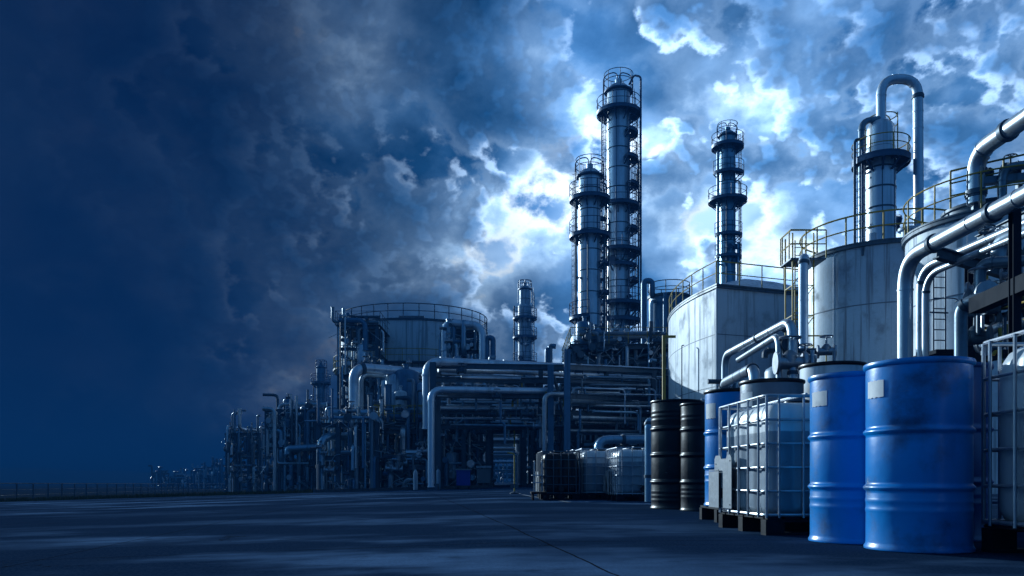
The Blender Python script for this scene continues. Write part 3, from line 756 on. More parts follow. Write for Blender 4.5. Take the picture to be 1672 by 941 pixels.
# ================================================================ big tanks on the right
# near-octagonal pale tank with one sharp upright corner
poly = [(9.76, 38), (13.7, 39.4), (17.0, 40.6), (18.0, 45), (17, 50), (14, 52), (11.5, 51.2), (10.0, 49.2), (9.2, 47), (8.93, 45), (8.86, 43.4), (8.98, 41.6), (9.28, 39.8)]
ta = thing('storage_tank', 'pale streaked tank with a sharp upright corner and yellow rail, left of the stair cage', 'storage tank', (13, 44, 0))
pl = [(x-13, y-44) for x, y in poly]; HA = Z(466, 38)
# round the corner points of the curved side
def smooth_poly(p, keep):
    out = []
    n = len(p)
    for i in range(n):
        a, b, c = Vector((*p[i-1], 0)), Vector((*p[i], 0)), Vector((*p[(i+1) % n], 0))
        if i in keep: out.append(p[i]); continue
        s_, e_ = b.lerp(a, .4), b.lerp(c, .4)
        for j in range(4):
            t = j/3; q = s_*(1-t)**2+b*2*t*(1-t)+e_*t*t; out.append((q.x, q.y))
    return out
pl = smooth_poly(pl, {0, 1, 2})
def off_poly(p, k):
    c = Vector((sum(a for a, b in p)/len(p), sum(b for a, b in p)/len(p)))
    return [tuple(c+(Vector(q)-c)*(1+k)) for q in p]
MB().prism(pl, -0.5, HA, cap=False).build('shell', 'tank_shell_pale', ta, smooth=22)
m = MB(); m.prism(off_poly(pl, .016), HA-.13, HA-.02); m.prism(off_poly(pl, .024), HA-.02, HA+.05); m.build('rim', 'dark_steel', ta, smooth=22)
for k, z in enumerate((2.4, 4.9, 7.4)): MB().prism(off_poly(pl, .0022), z-.018, z+.018, cap=False).build('weld_band', 'seam_grey', ta, smooth=22)
m = MB()
for i in (0, 4, 7, 10, 14, 18, 22): x, y = pl[i % len(pl)]; m.bar((x, y, 0), (x, y, HA-.15), .03)
m.bar((pl[0][0], pl[0][1]-.01, 0), (pl[0][0], pl[0][1]-.01, HA-.14), .06); m.build('upright_seam', 'tank_shell_grey', ta)
m = MB(); k = len(pl); c0 = Vector((0.3, 0, HA+1.5)); m.v = [(x, y, HA+.05) for x, y in off_poly(pl, -.01)]+[(c0.x+(x-c0.x)*.25, y*.25, HA+1.45) for x, y in pl]
m.f = [(i, (i+1) % k, k+(i+1) % k, k+i) for i in range(k)]+[tuple(range(k, 2*k))]; m.build('roof', 'tank_shell_grey', ta, smooth=22)
rim_rail('railing', ta, [(x, y, HA+.05) for x, y in off_poly(pl, -.015)], True, 'yellow_rail', 1.15, .03, 1.3)
m = MB(); m.bar((3.0, -3.4, HA+.4), (3.0, -3.4, HA+1.9), .07); m.bar((2.4, -3.4, HA+1.5), (3.4, -3.4, HA+1.5), .12); m.box(3.0, -3.5, HA+1.5, 3.4, -3.3, HA+1.75); m.build('roof_fitting', 'dark_steel', ta)
m = MB(); pipe_mb(m, [(pl[26 % k][0]-.0, 0, 0), ]*1+[(pl[26 % k][0], 0, 1)], .02) if False else None
m = MB(); yy = -3.4; xx = -4.22
m.tube(fillet([(xx, yy, 7.3), (xx-.12, yy, 7.3), (xx-.12, yy, 4.4), (xx, yy, 4.3)], .1, 3), .03, 6); m.build('level_gauge', 'dark_steel', ta)

TBX, TBY, TBR = 15.75, 34.0, 3.2; TBH = Z(390, TBY-TBR)
tb = round_tank('grey blue round tank streaked with grime, middle one of three big tanks', TBX, TBY, TBR, TBH, 'tank_shell_grey', bands=(2.4, 5.0, 7.35), band_mat='seam_grey', rr=.035, seams=9, cone=.06)
m = MB()
for a in (-2.2, -1.75, -1.2): m.tube([((TBR+.02)*math.cos(a), (TBR+.02)*math.sin(a), TBH-.1), ((TBR+.14)*math.cos(a), (TBR+.14)*math.sin(a), TBH-.5)], .05, 6)
m.build('rim_bracket', 'dark_steel', tb)
m = MB(); m.cyl((0.4, -1.6, TBH), (.4, -1.6, TBH+.9), .3, 14); m.cyl((0.4, -1.6, TBH+.8), (.4, -1.6, TBH+.9), .42, 14); m.build('roof_nozzle', 'tank_shell_grey', tb); m = MB(); m.cyl((-1.2, -1.9, TBH), (-1.2, -1.9, TBH+.6), .16, 10); m.build('roof_nozzle', 'tank_shell_grey', tb)
TCX, TCY, TCR = 15.9, 26.0, 2.75; TCH = Z(352, TCY-TCR*.6)
tc = round_tank('palest round tank at the right edge, thick silver pipe standing on its roof', TCX, TCY, TCR, TCH, 'tank_shell_pale', bands=(1.9, 4.0, 6.1), band_mat='seam_grey', rr=.026, seams=7, cone=.1)
m = MB(); m.lathe([(1.25, TCH), (1.25, TCH+.42), (1.32, TCH+.42), (1.32, TCH+.5), (.1, TCH+.62)], 32, (-.75, -.6, 0), caps=False); m.build('roof_hatch', 'dark_steel', tc)
# caged ladder tower between the two tanks
st = thing('stair_cage', 'narrow yellow ladder tower with railings rising beside the grey blue round tank', 'ladder tower', (X(1308, 32), 32.2, 0))
h_ = Z(428, 32)
for x in (-.42, .42):
    for y in (-.42, .42): MB().bar((x, y, 0), (x, y, h_+1.1), .05).build('post', 'yellow_rail', st)
m = MB(); z = 1.0
while z < h_:
    for a, b in (((-.42, -.42), (.42, -.42)), ((.42, -.42), (.42, .42)), ((-.42, .42), (.42, .42)), ((-.42, -.42), (-.42, .42))): m.bar((*a, z), (*b, z), .035)
    m.bar((-.42, -.42, z), (.42, -.42, z+1.15), .03); z += 1.2
m.build('cage_ring', 'yellow_rail', st)
ladder_mb(MB(), 0, -.1, .2, h_+.9, 1, 0, .42, .026, .32).build('ladder', 'yellow_rail', st)
for z in (h_, h_-4.2):
    d_ = MB().box(-.55, -.6, z, .85, .6, z+.06).build('landing', 'dark_steel', st)
    rail_mb(MB(), [(.85, -.6, z+.06), (-.55, -.6, z+.06), (-.55, .6, z+.06)], 1.1, .028, False, .8).build('railing', 'yellow_rail', d_)
# ================================================================ towers
def pf(z, r=.75, a0=0, a1=2*PI): return (z, r, a0, a1)
Y = 75; z = lambda py: Z(py, Y)
t1 = tower('tallest silver column of the plant with ringed platforms and a ladder up its right side', X(1010, Y), Y, 1.08, Z(150, Y), -.2,
      [pf(z(182), .95), pf(z(215), .7, -1.1, .7), pf(z(432), .6, -2.2, .2), pf(z(520), .9, -2.8, 1.0), pf(z(258), .75, -1.2, .6), pf(z(300), .7, -1.0, .5), pf(z(334), .85, -2.4, .9), pf(z(372), .7, -1.0, .6), pf(z(408), 1.0, -2.6, 1.2), pf(z(455), .7, -.9, .8), pf(z(495), 1.3, -3.0, 1.2), pf(z(548), 1.4, -3.3, .9)],
      seam=1.75, ladders=[(1.08+.5, -.25, 3, z(160)), (-1.08-.4, -.3, z(330), z(172)), (1.08+1.0, .2, z(380), z(190))],
      risers=[([(.8, -1.1, 0.5), (.8, -1.1, z(215)), (.7, -.8, z(212))], .08, 'tower_steel'), ([(1.75, -.8, 6), (1.75, -.8, z(262)), (1.1, -.4, z(258))], .07, 'dark_steel'), ([(-1.3, -.7, 6), (-1.3, -.7, z(338))], .12, 'dark_steel'), ([(-1.9, -.4, 6), (-1.9, -.4, z(420)), (-1.0, -.3, z(417))], .09, 'tower_steel'), ([(1.95, -.9, 2), (1.95, -.9, z(130)), (1.4, -.3, z(122)), (1.0, 0, z(135))], .09, 'tower_steel'), ([(-1.6, -.2, 4), (-1.6, -.2, z(180))], .07, 'tower_steel'), ([(-.5, -1.5, 3), (-.5, -1.5, z(500)), (-.3, -1.3, z(498))], .14, 'pipe_blue')], lugs=True)
Y2 = 70; z2 = lambda py: Z(py, Y2)
t2 = tower('shorter silver column with a domed foot and two ring platforms, left of the tallest one', X(963, Y2), Y2, .98, z2(288), 0,
      [pf(z2(326), .78), pf(z2(386), .78), pf(z2(430), .6, -.8, .9), pf(z2(478), .6, -.8, .9), pf(z2(520), .8, 2.4, 4.6)],
      seam=1.85, ladders=[(-1.5, -.4, z2(560), z2(300)), (1.45, -.2, z2(600), z2(290))], narrow=None,
      risers=[([(1.2, -.7, 5), (1.2, -.7, z2(390))], .12, 'dark_steel'), ([(1.6, -.5, 5), (1.6, -.5, z2(330)), (.9, -.3, z2(326))], .08, 'dark_steel'), ([(-1.28, -.75, z2(570)), (-1.28, -.75, z2(335))], .10, 'dark_steel'), ([(-.3, -1.28, z2(550)), (-.3, -1.28, z2(392))], .055, 'dark_steel'), ([(1.5, .2, 5), (1.5, .2, z2(300)), (1.0, .2, z2(296))], .08, 'tower_steel')])
MB().lathe([(1.9, z2(600)), (1.92, z2(570)), (1.75, z2(556)), (1.5, z2(547)), (1.2, z2(541)), (1.16, z2(538))], 32, caps=False).build('skirt_dome', 'cladding', t2)
Y3 = 90; z3 = lambda py: Z(py, Y3)
t3 = tower('blue grey column with three ring platforms standing behind the pale cornered tank', X(1188, Y3), Y3, .88, z3(222), 0,
      [pf(z3(240), .88), pf(z3(285), .9, -2.9, -.1), pf(z3(328), 1.25), pf(z3(385), .7, -2.9, 0.0), pf(z3(420), .6, -3, .2)], mat='pipe_blue', seam=1.7,
      ladders=[(1.5, -.1, 12, z3(232))], risers=[([(1.25, -.6, 8), (1.25, -.6, z3(300)), (.8, -.4, z3(297))], .07, 'dark_steel'), ([(-.4, -1.0, 8), (-.4, -1.0, z3(332))], .05, 'dark_steel'), ([(-1.2, -.4, 6), (-1.2, -.4, z3(250)), (-.8, -.2, z3(247))], .16, 'pipe_steel'), ([(.9, -1.0, 6), (.9, -1.0, z3(400))], .13, 'pipe_blue')])
Y4 = 112; z4 = lambda py: Z(py, Y4)
t4 = tower('small pale column standing alone behind the pipe rack left of the tall pair', X(857, Y4), Y4, .95, z4(472), 0,
      [pf(z4(520), .72), pf(z4(551), .72), pf(z4(592), .72)], mat='tank_shell_grey', seam=2.0, ladders=[(1.3, -.2, 3, z4(480))], narrow=(z4(500)-0, .78), risers=[([(-1.5, 0, 3), (-1.5, 0, z4(500))], .1, 'dark_steel')])
Y5 = 120; z5 = lambda py: Z(py, Y5)
t5 = tower('slim hazy column far behind the left pipework', X(524, Y5), Y5, .66, z5(600), zg(-29),
      [pf(z5(617), .8), pf(z5(652), .8), pf(z5(690), .7)], mat='blue_steel', seam=2.2, ladders=[(1.1, -.2, 3, z5(605))], risers=[([(-1.1, 0, 3), (-1.1, 0, z5(610))], .09, 'dark_steel')])
YC = 42; zc = lambda py: Z(py, YC)
xc = X(1438, YC)
t6 = tower('stout clad column with one ring platform and a gooseneck pipe over its top, behind the round tanks', xc, YC, .74, zc(210), 0,
      [pf(zc(264), .66)], seam=1.05, ladders=[(-1.25, -.2, 9, zc(250))], rail_h=.85, rr=.028, crown=None, rail_mat='yellow_rail', lugs=True,
      risers=[([(-1.05, -.1, 9), (-1.05, -.1, zc(200)), (-.1, -.1, zc(196))], .17, 'pipe_dark'), ([(-1.5, -.3, 9), (-1.5, -.3, zc(232)), (-1.0, -.2, zc(230))], .07, 'dark_steel')], narrow=(zc(247), .93))
m = MB(); q = .62
for a in (-.4, .5, 1.4, 2.3): m.tube(fillet([(q*math.cos(a)*1.3, q*math.sin(a)*1.3, zc(258)), (q*math.cos(a)*1.3, q*math.sin(a)*1.3, zc(187)), (0, 0, zc(183))], .3, 4), .03, 6)
for zz_ in (zc(205), zc(190)): m.tube(arc(0, 0, zz_, q*1.3, -.6, 2.5, 16), .026, 6)
m.build('top_cage', 'yellow_rail', t6)
process_pipe('gooseneck pipe arching from the top of the stout column down to the right', [(xc, YC-.05, zc(205)), (xc, YC-.05, zc(130)), (X(1494, YC), YC-.3, zc(134)), (X(1497, YC), YC-.3, 3)], .245, 'cladding', bend=.95, collars=(.07, .12, .17, -.205, .24, .28), joints=1.45)
# ================================================================ vessel and gooseneck right of the tallest column
YV = 62; zv = lambda py: Z(py, YV)
vv = round_tank('dark blue upright vessel wedged between the tallest column and the pale cornered tank', X(1092, YV), YV, 1.55, zv(486), 'blue_steel', bands=(6, 9, 12), rail_mat='dark_steel', rr=.035, seams=3, name='upright_vessel', cat='vessel', rail_h=.95)
for i, (px, w, top) in enumerate(((1086, .16, 487), (1073, .2, 530))):
    m = MB(); m.cyl((X(px, YV-1.8)-X(1092, YV), -1.8, 4), (X(px, YV-1.8)-X(1092, YV), -1.8, zv(top)), w, 10); m.build('riser_pipe', 'blue_steel', vv)
process_pipe('dark gooseneck pipe with a tight loop at its top, beside the tallest column', [(X(1048, YV), YV-1, 3), (X(1048, YV), YV-1, zv(464)), (X(1061, YV), YV-1, zv(464)), (X(1061, YV), YV-1, zv(486)), (X(1068, YV), YV, zv(488))], .22, 'blue_steel', bend=.5, collars=(-.5, .8))
process_pipe('thin upright pipe just right of the dark gooseneck pipe', [(X(1058, YV), YV-1.6, 3), (X(1058, YV), YV-1.6, zv(500)), (X(1066, YV), YV-1, zv(497))], .13, 'pipe_steel', collars=(.4, .6, .8))
# ================================================================ left tank
YD = 78; xd = X(676, YD); zD = zg(xd)
td = round_tank('wide dark blue tank with a thin rail round its roof, rising over the left pipework', xd, YD, 7.1, Z(520, YD-7.1), 'tank_shell_pale', z0=zD, bands=(5, 10, 11), rail_mat='dark_steel', rr=.045, seams=16, cone=.05, rail_h=1.3)
m = MB(); m.lathe([(7.1, 11.1), (7.75, 11.1), (7.75, 11.25), (7.1, 11.25)], 64, caps=False); w_ = m.build('walkway', 'dark_steel', td)
rim_rail('railing', w_, arc(0, 0, 11.25, 7.7, PI, 2*PI, 50), False, 'yellow_rail', 1.1, .03, 1.5)
m = MB(); m.box(-1.2, -2, 15.9-.0, 1.2, 0, 16.4); m.build('roof_fitting', 'dark_steel', td)
# ================================================================ pipe rack across the road
ra = thing('pipe_rack', 'long pipe rack crossing over the yard road on paired steel posts', 'pipe rack', (2.5, 46.5, 0))
def RP(px, py, Yy): return P(px, py, Yy)-Vector((2.5, 46.5, 0))
posts = [(707, 44.5, 592), (716, 46.5, 596), (757, 50.5, 640), (883, 47, 598), (899, 45.5, 596), (926, 44, 571), (990, 49, 602), (1068, 48.5, 606), (1088, 50.5, 606), (800, 54, 650), (950, 53, 610)]
for px, Yy, pt in posts:
    b = RP(px, 785, Yy); b.z = zg(b.x+2.5); tz = RP(px, pt, Yy).z; s_ = .34 if px in (926, 899, 707) else .26
    m = MB().ibeam((b.x, b.y, b.z-.2), (b.x, b.y, tz), s_, s_); m.box(b.x-.3, b.y-.3, b.z-.2, b.x+.3, b.y+.3, b.z+.35); m.build('post', 'blue_steel' if px in (926, 899) else 'dark_steel', ra)
runs = [  # px0, py0, px1, py1, Y0, Y1, radius, material, drop-left, drop-right
 (697, 590, 1100, 608, 45, 50.5, .25, 'cladding', 700, None), (716, 603, 1094, 619, 46, 51, .15, 'cladding', None, None), (716, 611, 1090, 626, 47, 52, .10, 'pipe_dark', None, None),
 (712, 597, 1085, 613, 48.5, 53, .12, 'pipe_dark', None, None),
 (704, 636, 897, 639, 44.3, 46, .20, 'cladding', 795, None), (714, 647, 905, 649, 45.5, 47, .11, 'pipe_dark', None, None), (716, 657, 1080, 660, 48, 50, .10, 'pipe_blue', None, None),
 (720, 667, 900, 668, 46, 47, .13, 'pipe_steel', None, None), (735, 676, 1070, 680, 50, 51, .09, 'dark_steel', None, None), (728, 690, 905, 691, 51, 52, .08, 'pipe_blue', 715, None), (760, 700, 890, 700, 54, 54, .09, 'pipe_steel', None, 730),
 (889, 644, 921, 644, 44.8, 45.2, .14, 'pipe_steel', 760, None), (930, 624, 1090, 631, 46, 50, .14, 'dark_steel', None, None), (932, 655, 1068, 660, 46, 49, .16, 'pipe_steel', None, 672), (935, 665, 1062, 668, 47, 49, .10, 'dark_steel', None, None),
 (934, 682, 1055, 686, 46, 48.5, .15, 'pipe_steel', None, None), (940, 690, 1050, 693, 47, 49, .09, 'pipe_steel', None, None), (930, 704, 1060, 706, 46, 48, .13, 'pipe_dark', None, None),
 (972, 718, 1060, 718, 45, 46.5, .15, 'pipe_blue', 752, None), (935, 640, 1010, 642, 47, 48, .08, 'pipe_steel', 655, None), (905, 615, 925, 700, 46, 46, .07, 'dark_steel', None, None)]
for a0_, b0_, a1_, b1_, Y0, Y1, r_, mt, dl, dr in runs:
    pts = [RP(a0_, b0_, Y0), RP(a1_, b1_, Y1)]
    if dl: q = pts[0].copy(); q.z = RP(a0_, dl, Y0).z; pts = [q]+pts
    if dr: q = pts[-1].copy(); q.z = RP(a1_, dr, Y1).z; pts.append(q)
    pipe_mb(MB(), pts, r_, r_*3.2, 12, 6, joints=3.1).build('pipe', mt, ra)
rq = random.Random(12)
for i in range(62):
    right = rq.random() < .5; a0_ = rq.uniform(932, 975) if right else rq.uniform(716, 760); a1_ = rq.uniform(1010, 1085) if right else rq.uniform(820, 900)
    py = rq.choice((601, 608, 616, 628, 634, 643, 653, 662, 672, 683, 694, 708)); Yy = rq.uniform(45.5, 51); r_ = rq.uniform(.03, .085)
    pts = [RP(a0_, py, Yy), RP(a1_, py+2, Yy+.6)]
    if rq.random() < .5: q = pts[-1].copy(); q.z -= rq.uniform(.6, 2.5); pts.append(q)
    if rq.random() < .3: q = pts[0].copy(); q.z += rq.uniform(.4, 1.0)*rq.choice((1, -1)); pts = [q]+pts
    pipe_mb(MB(), pts, r_, .3, 8, 4, joints=1.9).build('pipe', rq.choice(('pipe_steel', 'pipe_blue', 'cladding', 'pipe_dark')), ra)
for py, Ya, Yb in ((598, 44.5, 50), (620, 44.5, 51), (645, 44.5, 50), (672, 45.5, 51), (697, 46, 52)):
    m = MB(); m.ibeam(RP(712, py, Ya+1), RP(926, py+2, Yb-4), .22, .3)
    m.build('beam', 'dark_steel', ra)
    m = MB(); m.ibeam(RP(928, py+2, Yb-5), RP(1090, py+9, Yb), .22, .3); m.build('beam', 'dark_steel', ra)
for px, py in ((898, 573), (892, 577), (742, 592), (800, 590), (1062, 596)):
    m = MB(); b = RP(px, 592, 47); m.tube(fillet([b, b+Vector((0, 0, (592-py)/F*47+.3)), b+Vector((.35, 0, (592-py)/F*47+.25))], .2, 4), .09 if px != 898 else .15, 8); m.build('vent', 'blue_steel', ra)
rr_ = random.Random(8)
for i in range(26):
    px = rr_.uniform(725, 1080); Yy = rr_.uniform(45, 50); valve(ra, RP(px, rr_.choice((606, 632, 648, 676, 696)), Yy), rr_.uniform(-.4, .4), rr_.choice((1.0, 1.5)), rr_.choice(('galvanised', 'dark_steel', 'dark_steel')))
for i in range(34):
    px = rr_.uniform(722, 1078); Yy = rr_.uniform(44.8, 50); pa = rr_.choice((612, 640, 655, 668)); pb = pa+rr_.uniform(20, 70); w_ = rr_.uniform(-12, 12)
    m = MB(); m.tube(fillet([RP(px, pa, Yy), RP(px, (pa+pb)/2, Yy), RP(px+w_, (pa+pb)/2+3, Yy), RP(px+w_, pb, Yy)], .3, 4), rr_.choice((.035, .05, .08)), 6); m.build('drop_line', rr_.choice(('galvanised', 'pipe_steel', 'blue_steel', 'yellow_rail')), ra)
# portal frames over the road behind the rack
for i, Yy in enumerate((57, 64, 72, 81, 91, 102, 115, 130, 150, 175)):
    xl, xr = -3.9, 0.9
    words = ['nearest', 'second', 'third', 'fourth', 'fifth', 'sixth', 'seventh', 'eighth', 'ninth', 'farthest'][i]
    t = thing('pipe_portal', f'{words} of the steel portals carrying pipes over the road, counted from the pipe rack', 'pipe portal', (0, Yy, 0), 0, 'portals over the road')
    for x in (xl, xr): MB().ibeam((x, 0, -.3), (x, 0, 7.2), .3, .3).build('post', 'dark_steel', t)
    rn = random.Random(i)
    for z_ in ((4.3, 7.0) if i % 2 else (5.5, 7.2)):
        MB().ibeam((xl-1.2, 0.16, z_), (xr+1.2, .16, z_), .2, .3).build('beam', 'dark_steel', t)
        for k in range(2):
            r_ = rn.uniform(.07, .2); y_ = rn.uniform(-.8, 1.2); pipe_mb(MB(), [(xl-1.5-rn.random()*2, y_, z_+.15+r_), (xr+1+rn.random()*2, y_, z_+.15+r_)]+([(xr+3, y_, 1.5)] if rn.random() < .3 else []), r_, None, 8).build('pipe', rn.choice(('pipe_steel', 'pipe_blue', 'pipe_dark', 'cladding')), t)
# ================================================================ process units
unit('dense dark frame of pipework under the tallest column, right of the road', X(930, 58), X(1092, 58), 54, 63, (2.4, 4.6, 6.6, 8.6, 9.6), 4, 2, 1, npipe=75, nrise=30, nvalve=30, decks=(4,), vessels=5, pr=(.05, .2), rails=True)
unit('narrow pipework frame at the right side of the road, behind the rack posts', X(868, 60), X(925, 60), 57, 66, (2.4, 4.4, 6.2), 1, 1, 2, npipe=26, nrise=16, nvalve=12, vessels=1)
unit('dark pipework frame at the left side of the road, its upright pipes catching the light', X(722, 52), X(798, 52), 51, 59, (3.0, 5.0, 6.4), 2, 1, 3, npipe=40, nrise=8, nvalve=12, vessels=2)
unit('pipework frame with small white vessels on its deck, below the wide left tank', X(628, 54), X(706, 54), 51.5, 58, (1.9, 3.9, 4.3), 2, 1, 4, npipe=36, nrise=16, nvalve=14, decks=(2,), steel='dark_steel', topout=3)
unit('open pipe frame with splayed column feet at the left end of the yard', X(530, 50), X(622, 50), 48.5, 56, (2.2, 4.2), 3, 1, 5, npipe=34, nrise=20, nvalve=10, topout=2.0, rails=False)
unit('tall scaffold like frame of platforms and pipes on the left flank of the wide tank', X(562, 68), X(622, 68), 66, 72, (4, 7, 9.5, 11.8, 13.6), 2, 1, 6, npipe=46, nrise=26, nvalve=20, decks=(2, 4), vessels=3, topout=1.5)
unit('upper frame with arched pipes on the right flank of the wide tank', X(726, 66), X(786, 66), 64, 69, (5, 8.4, 11.0, 12.6), 2, 1, 7, npipe=44, nrise=20, nvalve=18, vessels=3, topout=.8, pr=(.07, .24))
unit('hazy frame of pipes at the far left end of the plant', X(392, 88), X(444, 88), 84, 92, (2.2, 4.2, 6.2), 3, 1, 8, npipe=34, nrise=26, nvalve=8, topout=2.5, pr=(.06, .2), rails=False)
unit('hazy pipework under the looped pipe, left of the slim column', X(446, 74), X(528, 74), 72, 80, (2.0, 4.0, 5.8, 7.4), 4, 1, 9, npipe=52, nrise=34, nvalve=14, topout=2, pr=(.06, .22), vessels=3)
unit('low frame of pipework between the road and the white vessel deck', X(700, 66), X(782, 66), 62, 70, (3, 5.6), 2, 1, 10, npipe=36, nrise=16, nvalve=8, vessels=1)
unit('pipework frame deeper along the right side of the road, below the lone pale column', 1.1, 5.4, 88, 96, (2.6, 5, 7.2, 8.6), 2, 1, 41, npipe=34, nrise=16, nvalve=4, pr=(.07, .22), rails=False)
unit('distant frame closing the view at the end of the road', -9, 9, 190, 198, (3, 6, 9), 4, 1, 11, npipe=40, nrise=20, nvalve=0, pr=(.1, .3))
unit('pipework frame behind the white vessels, above their deck', X(600, 62), X(720, 62), 60, 64, (3, 6, 8.6), 3, 1, 12, npipe=50, nrise=24, nvalve=16, pr=(.06, .22), vessels=3, topout=1)
unit('low pump station in front of the pipework, right of the splayed frame', X(640, 49), X(700, 49), 48.5, 50.5, (1.5,), 2, 1, 13, npipe=14, nrise=6, nvalve=10, topout=.6, rails=False, post=.14)
for i, (a, b, Yy, h__, s_) in enumerate(((248, 262, 250, 8, 21), (278, 306, 255, 6, 22), (312, 345, 240, 9, 23), (346, 372, 235, 10, 24), (372, 392, 200, 7, 25))):
    unit(['faint tall frame at the very left of the distant plant', 'faint low frame of the distant plant, second from the left', 'faint stepped frame in the middle of the distant plant', 'faint frame with a raised boom in the distant plant', 'faint frame touching the left end of the near plant'][i], X(a, Yy), X(b, Yy), Yy, Yy+6, (h__*.35, h__*.6) if i != 3 else (h__*.4, h__*.7), 2, 1, s_, name='distant_unit', npipe=16, nrise=10, nvalve=0, pr=(.15, .4), topout=3, rails=False, braces=False, vessels=1)
dv = thing('vessel_deck', 'group of small upright vessels with domed tops on a railed deck, two of them white', 'vessel deck', (X(675, 53), 53, 4.35+zg(-6.5)))
for px, r_, h__, mt in ((641, .62, 3.0, 'tank_shell_grey'), (655, .42, 1.7, 'tank_shell_pale'), (660, .85, 3.3, 'blue_steel'), (691, .62, 2.4, 'tank_shell_grey'), (638, .35, 1.6, 'tank_shell_grey')):
    vessel(dv, X(px, 53)-X(675, 53), -.2 if r_ < .5 else 1.0, 0, r_, h__, mt)
m = MB(); m.box(-2.3, -1.2, 0, 1.6, 2.0, .08); d_ = m.build('deck', 'dark_steel', dv)
rail_mb(MB(), [(1.55, -1.15, .08), (-2.25, -1.15, .08), (-2.25, 1.95, .08)], 1.0, .03, False, .9).build('railing', 'yellow_rail', d_)
# large arching pipes of the left plant
process_pipe('thick dark pipe turning down at the corner left of the wide tank', [P(578, 720, 52), P(578, 600, 52), P(700, 610, 55.5)], .32, 'cladding', bend=.9, collars=(-.1, .25, -.5, .7, .85))
process_pipe('second pipe just under the thick one left of the wide tank', [P(590, 690, 54), P(590, 611, 54), P(700, 619, 56.5)], .16, 'pipe_dark', bend=.6, collars=(.5, .7))
process_pipe('thick low pipe bending down to the ground at the left end of the splayed frame', [P(524, 808, 48.3), P(524, 713, 48.3), P(582, 712, 50)], .26, 'pipe_blue', bend=.8, collars=(.02, -.3, .6, .8))
process_pipe('hazy looped pipe running level left of the slim column', [P(463, 715, 73), P(463, 678, 73), P(545, 683, 75)], .34, 'pipe_blue', bend=1.1, collars=(-.4, .7))
process_pipe('smaller pipe bending under the hazy looped pipe', [P(470, 742, 71), P(470, 733, 71), P(530, 730, 71)], .3, 'pipe_blue', bend=.8, collars=(.5,))
process_pipe('thick pipe arching over the frame right of the wide tank', [P(726, 590, 64), P(726, 526, 64), P(788, 532, 63), P(788, 592, 63)], .30, 'cladding', bend=.9, collars=(.1, -.3, .5, .7))
process_pipe('small looped pipe at the right end of the arched pipes by the wide tank', [P(795, 592, 63), P(795, 552, 63), P(805, 552, 63), P(805, 592, 63)], .22, 'blue_steel', bend=.6, collars=(.3,))
for i, (px, py, Yy, w_) in enumerate(((390, 707, 86, 6), (445, 672, 74, 8), (428, 690, 80, 5), (414, 703, 90, 6), (404, 697, 84, 5))):
    x = X(px, Yy); t = thing('vent_pipe', ['hooked vent pipe at the far left corner of the plant', 'tallest hooked vent pipe left of the looped pipe', 'thin vent pipe left of the tallest hooked one', 'low vent pipe between the two hooked ones', 'thin vent mast close to the far left hooked pipe'][i], 'vent pipe', (x, Yy, zg(x)))
    hh = Z(py, Yy)-zg(x); m = MB(); m.tube(fillet([(0, 0, 0), (0, 0, hh), (w_/F*Yy, 0, hh), (w_/F*Yy, 0, hh-.5)], .35, 5), .13 if i < 2 else .07, 8); m.build('pipe_run', 'blue_steel', t); MB().cyl((0, 0, hh*.6), (0, 0, hh*.62), .2, 10).build('flange', 'dark_steel', t)
lp = thing('lamp_mast', 'thin lamp mast with a flat arm left of the wide tank', 'lamp mast', (X(556, 64), 64, zg(-14)))
hh = Z(527, 64)+.4; m = MB(); m.tube([(0, 0, 0), (0, 0, hh)], [.09, .04], 8); m.build('pole', 'dark_steel', lp)
m = MB(); m.tube([(0, 0, hh), (.35, 0, hh+.5), (.9, 0, hh+.55)], .03, 6); m.build('arm', 'dark_steel', lp); MB().box(.8, -.08, hh+.47, 1.3, .08, hh+.54).build('lamp_head', 'dark_steel', lp)
# blue container, grey bin, gas bottles and a sign post in the middle distance
bt = thing('waste_container', 'bright blue container with a pale lid in front of the left pipework', 'container', (X(757, 45), 45, zg(-2.7)))
m = MB(); m.prism([(-.38, -.35), (.38, -.35), (.38, .35), (-.38, .35)], .2, 1.0); m.box(-.42, -.38, 1.0, .42, .38, 1.06); m.build('body', 'container_blue', bt)
MB().box(-.44, -.4, 1.065, .44, .4, 1.13).build('lid', 'plate_grey', bt)
for x in (-.3, .3):
    for y in (-.3, .3): MB().cyl((x-.04, y, .1), (x+.04, y, .1), .1, 12).build('wheel', 'drum_black', bt)
cb = thing('cabinet', 'pale grey cabinet on legs right of the blue container', 'cabinet', (X(790, 50), 50, 0)); MB().box(-.42, -.3, .25, .42, .3, 1.15).build('body', 'plate_grey', cb)
MB().box(-.47, -.35, 1.2, .47, .35, 1.32).build('lid', 'galvanised', cb)
for x in (-.36, .36): MB().box(x-.04, -.25, 0, x+.04, .25, .25).build('leg', 'dark_steel', cb)
for i, px in enumerate((678.5, 715.5)):
    x = X(px, 46); t = thing('gas_bottle', ['pale gas bottle in front of the pump station', 'dull gas bottle at the foot of the rack post'][i], 'gas bottle', (x, 46, zg(x)))
    MB().lathe([(.02, 0), (.13, .02), (.14, .1), (.14, .95), (.11, 1.08), (.05, 1.15), (.05, 1.2)], 18, caps=False).build('body', 'tank_shell_grey' if i else 'tank_shell_pale', t); MB().lathe([(.09, 1.2), (.09, 1.36), (.02, 1.38)], 14).build('valve_cap', 'dark_steel', t)
sp = thing('sign_post', 'thin yellow post with an angled top beside the road', 'post', (X(840, 24), 24, 0))
m = MB(); m.tube(fillet([(0, 0, 0), (0, 0, 1.22), (-.22, 0, 1.24)], .08, 4), .022, 8); m.build('pole', 'yellow_rail', sp); MB().lathe([(.14, 0), (.14, .03), (.03, .08)], 14).build('foot', 'dark_steel', sp)
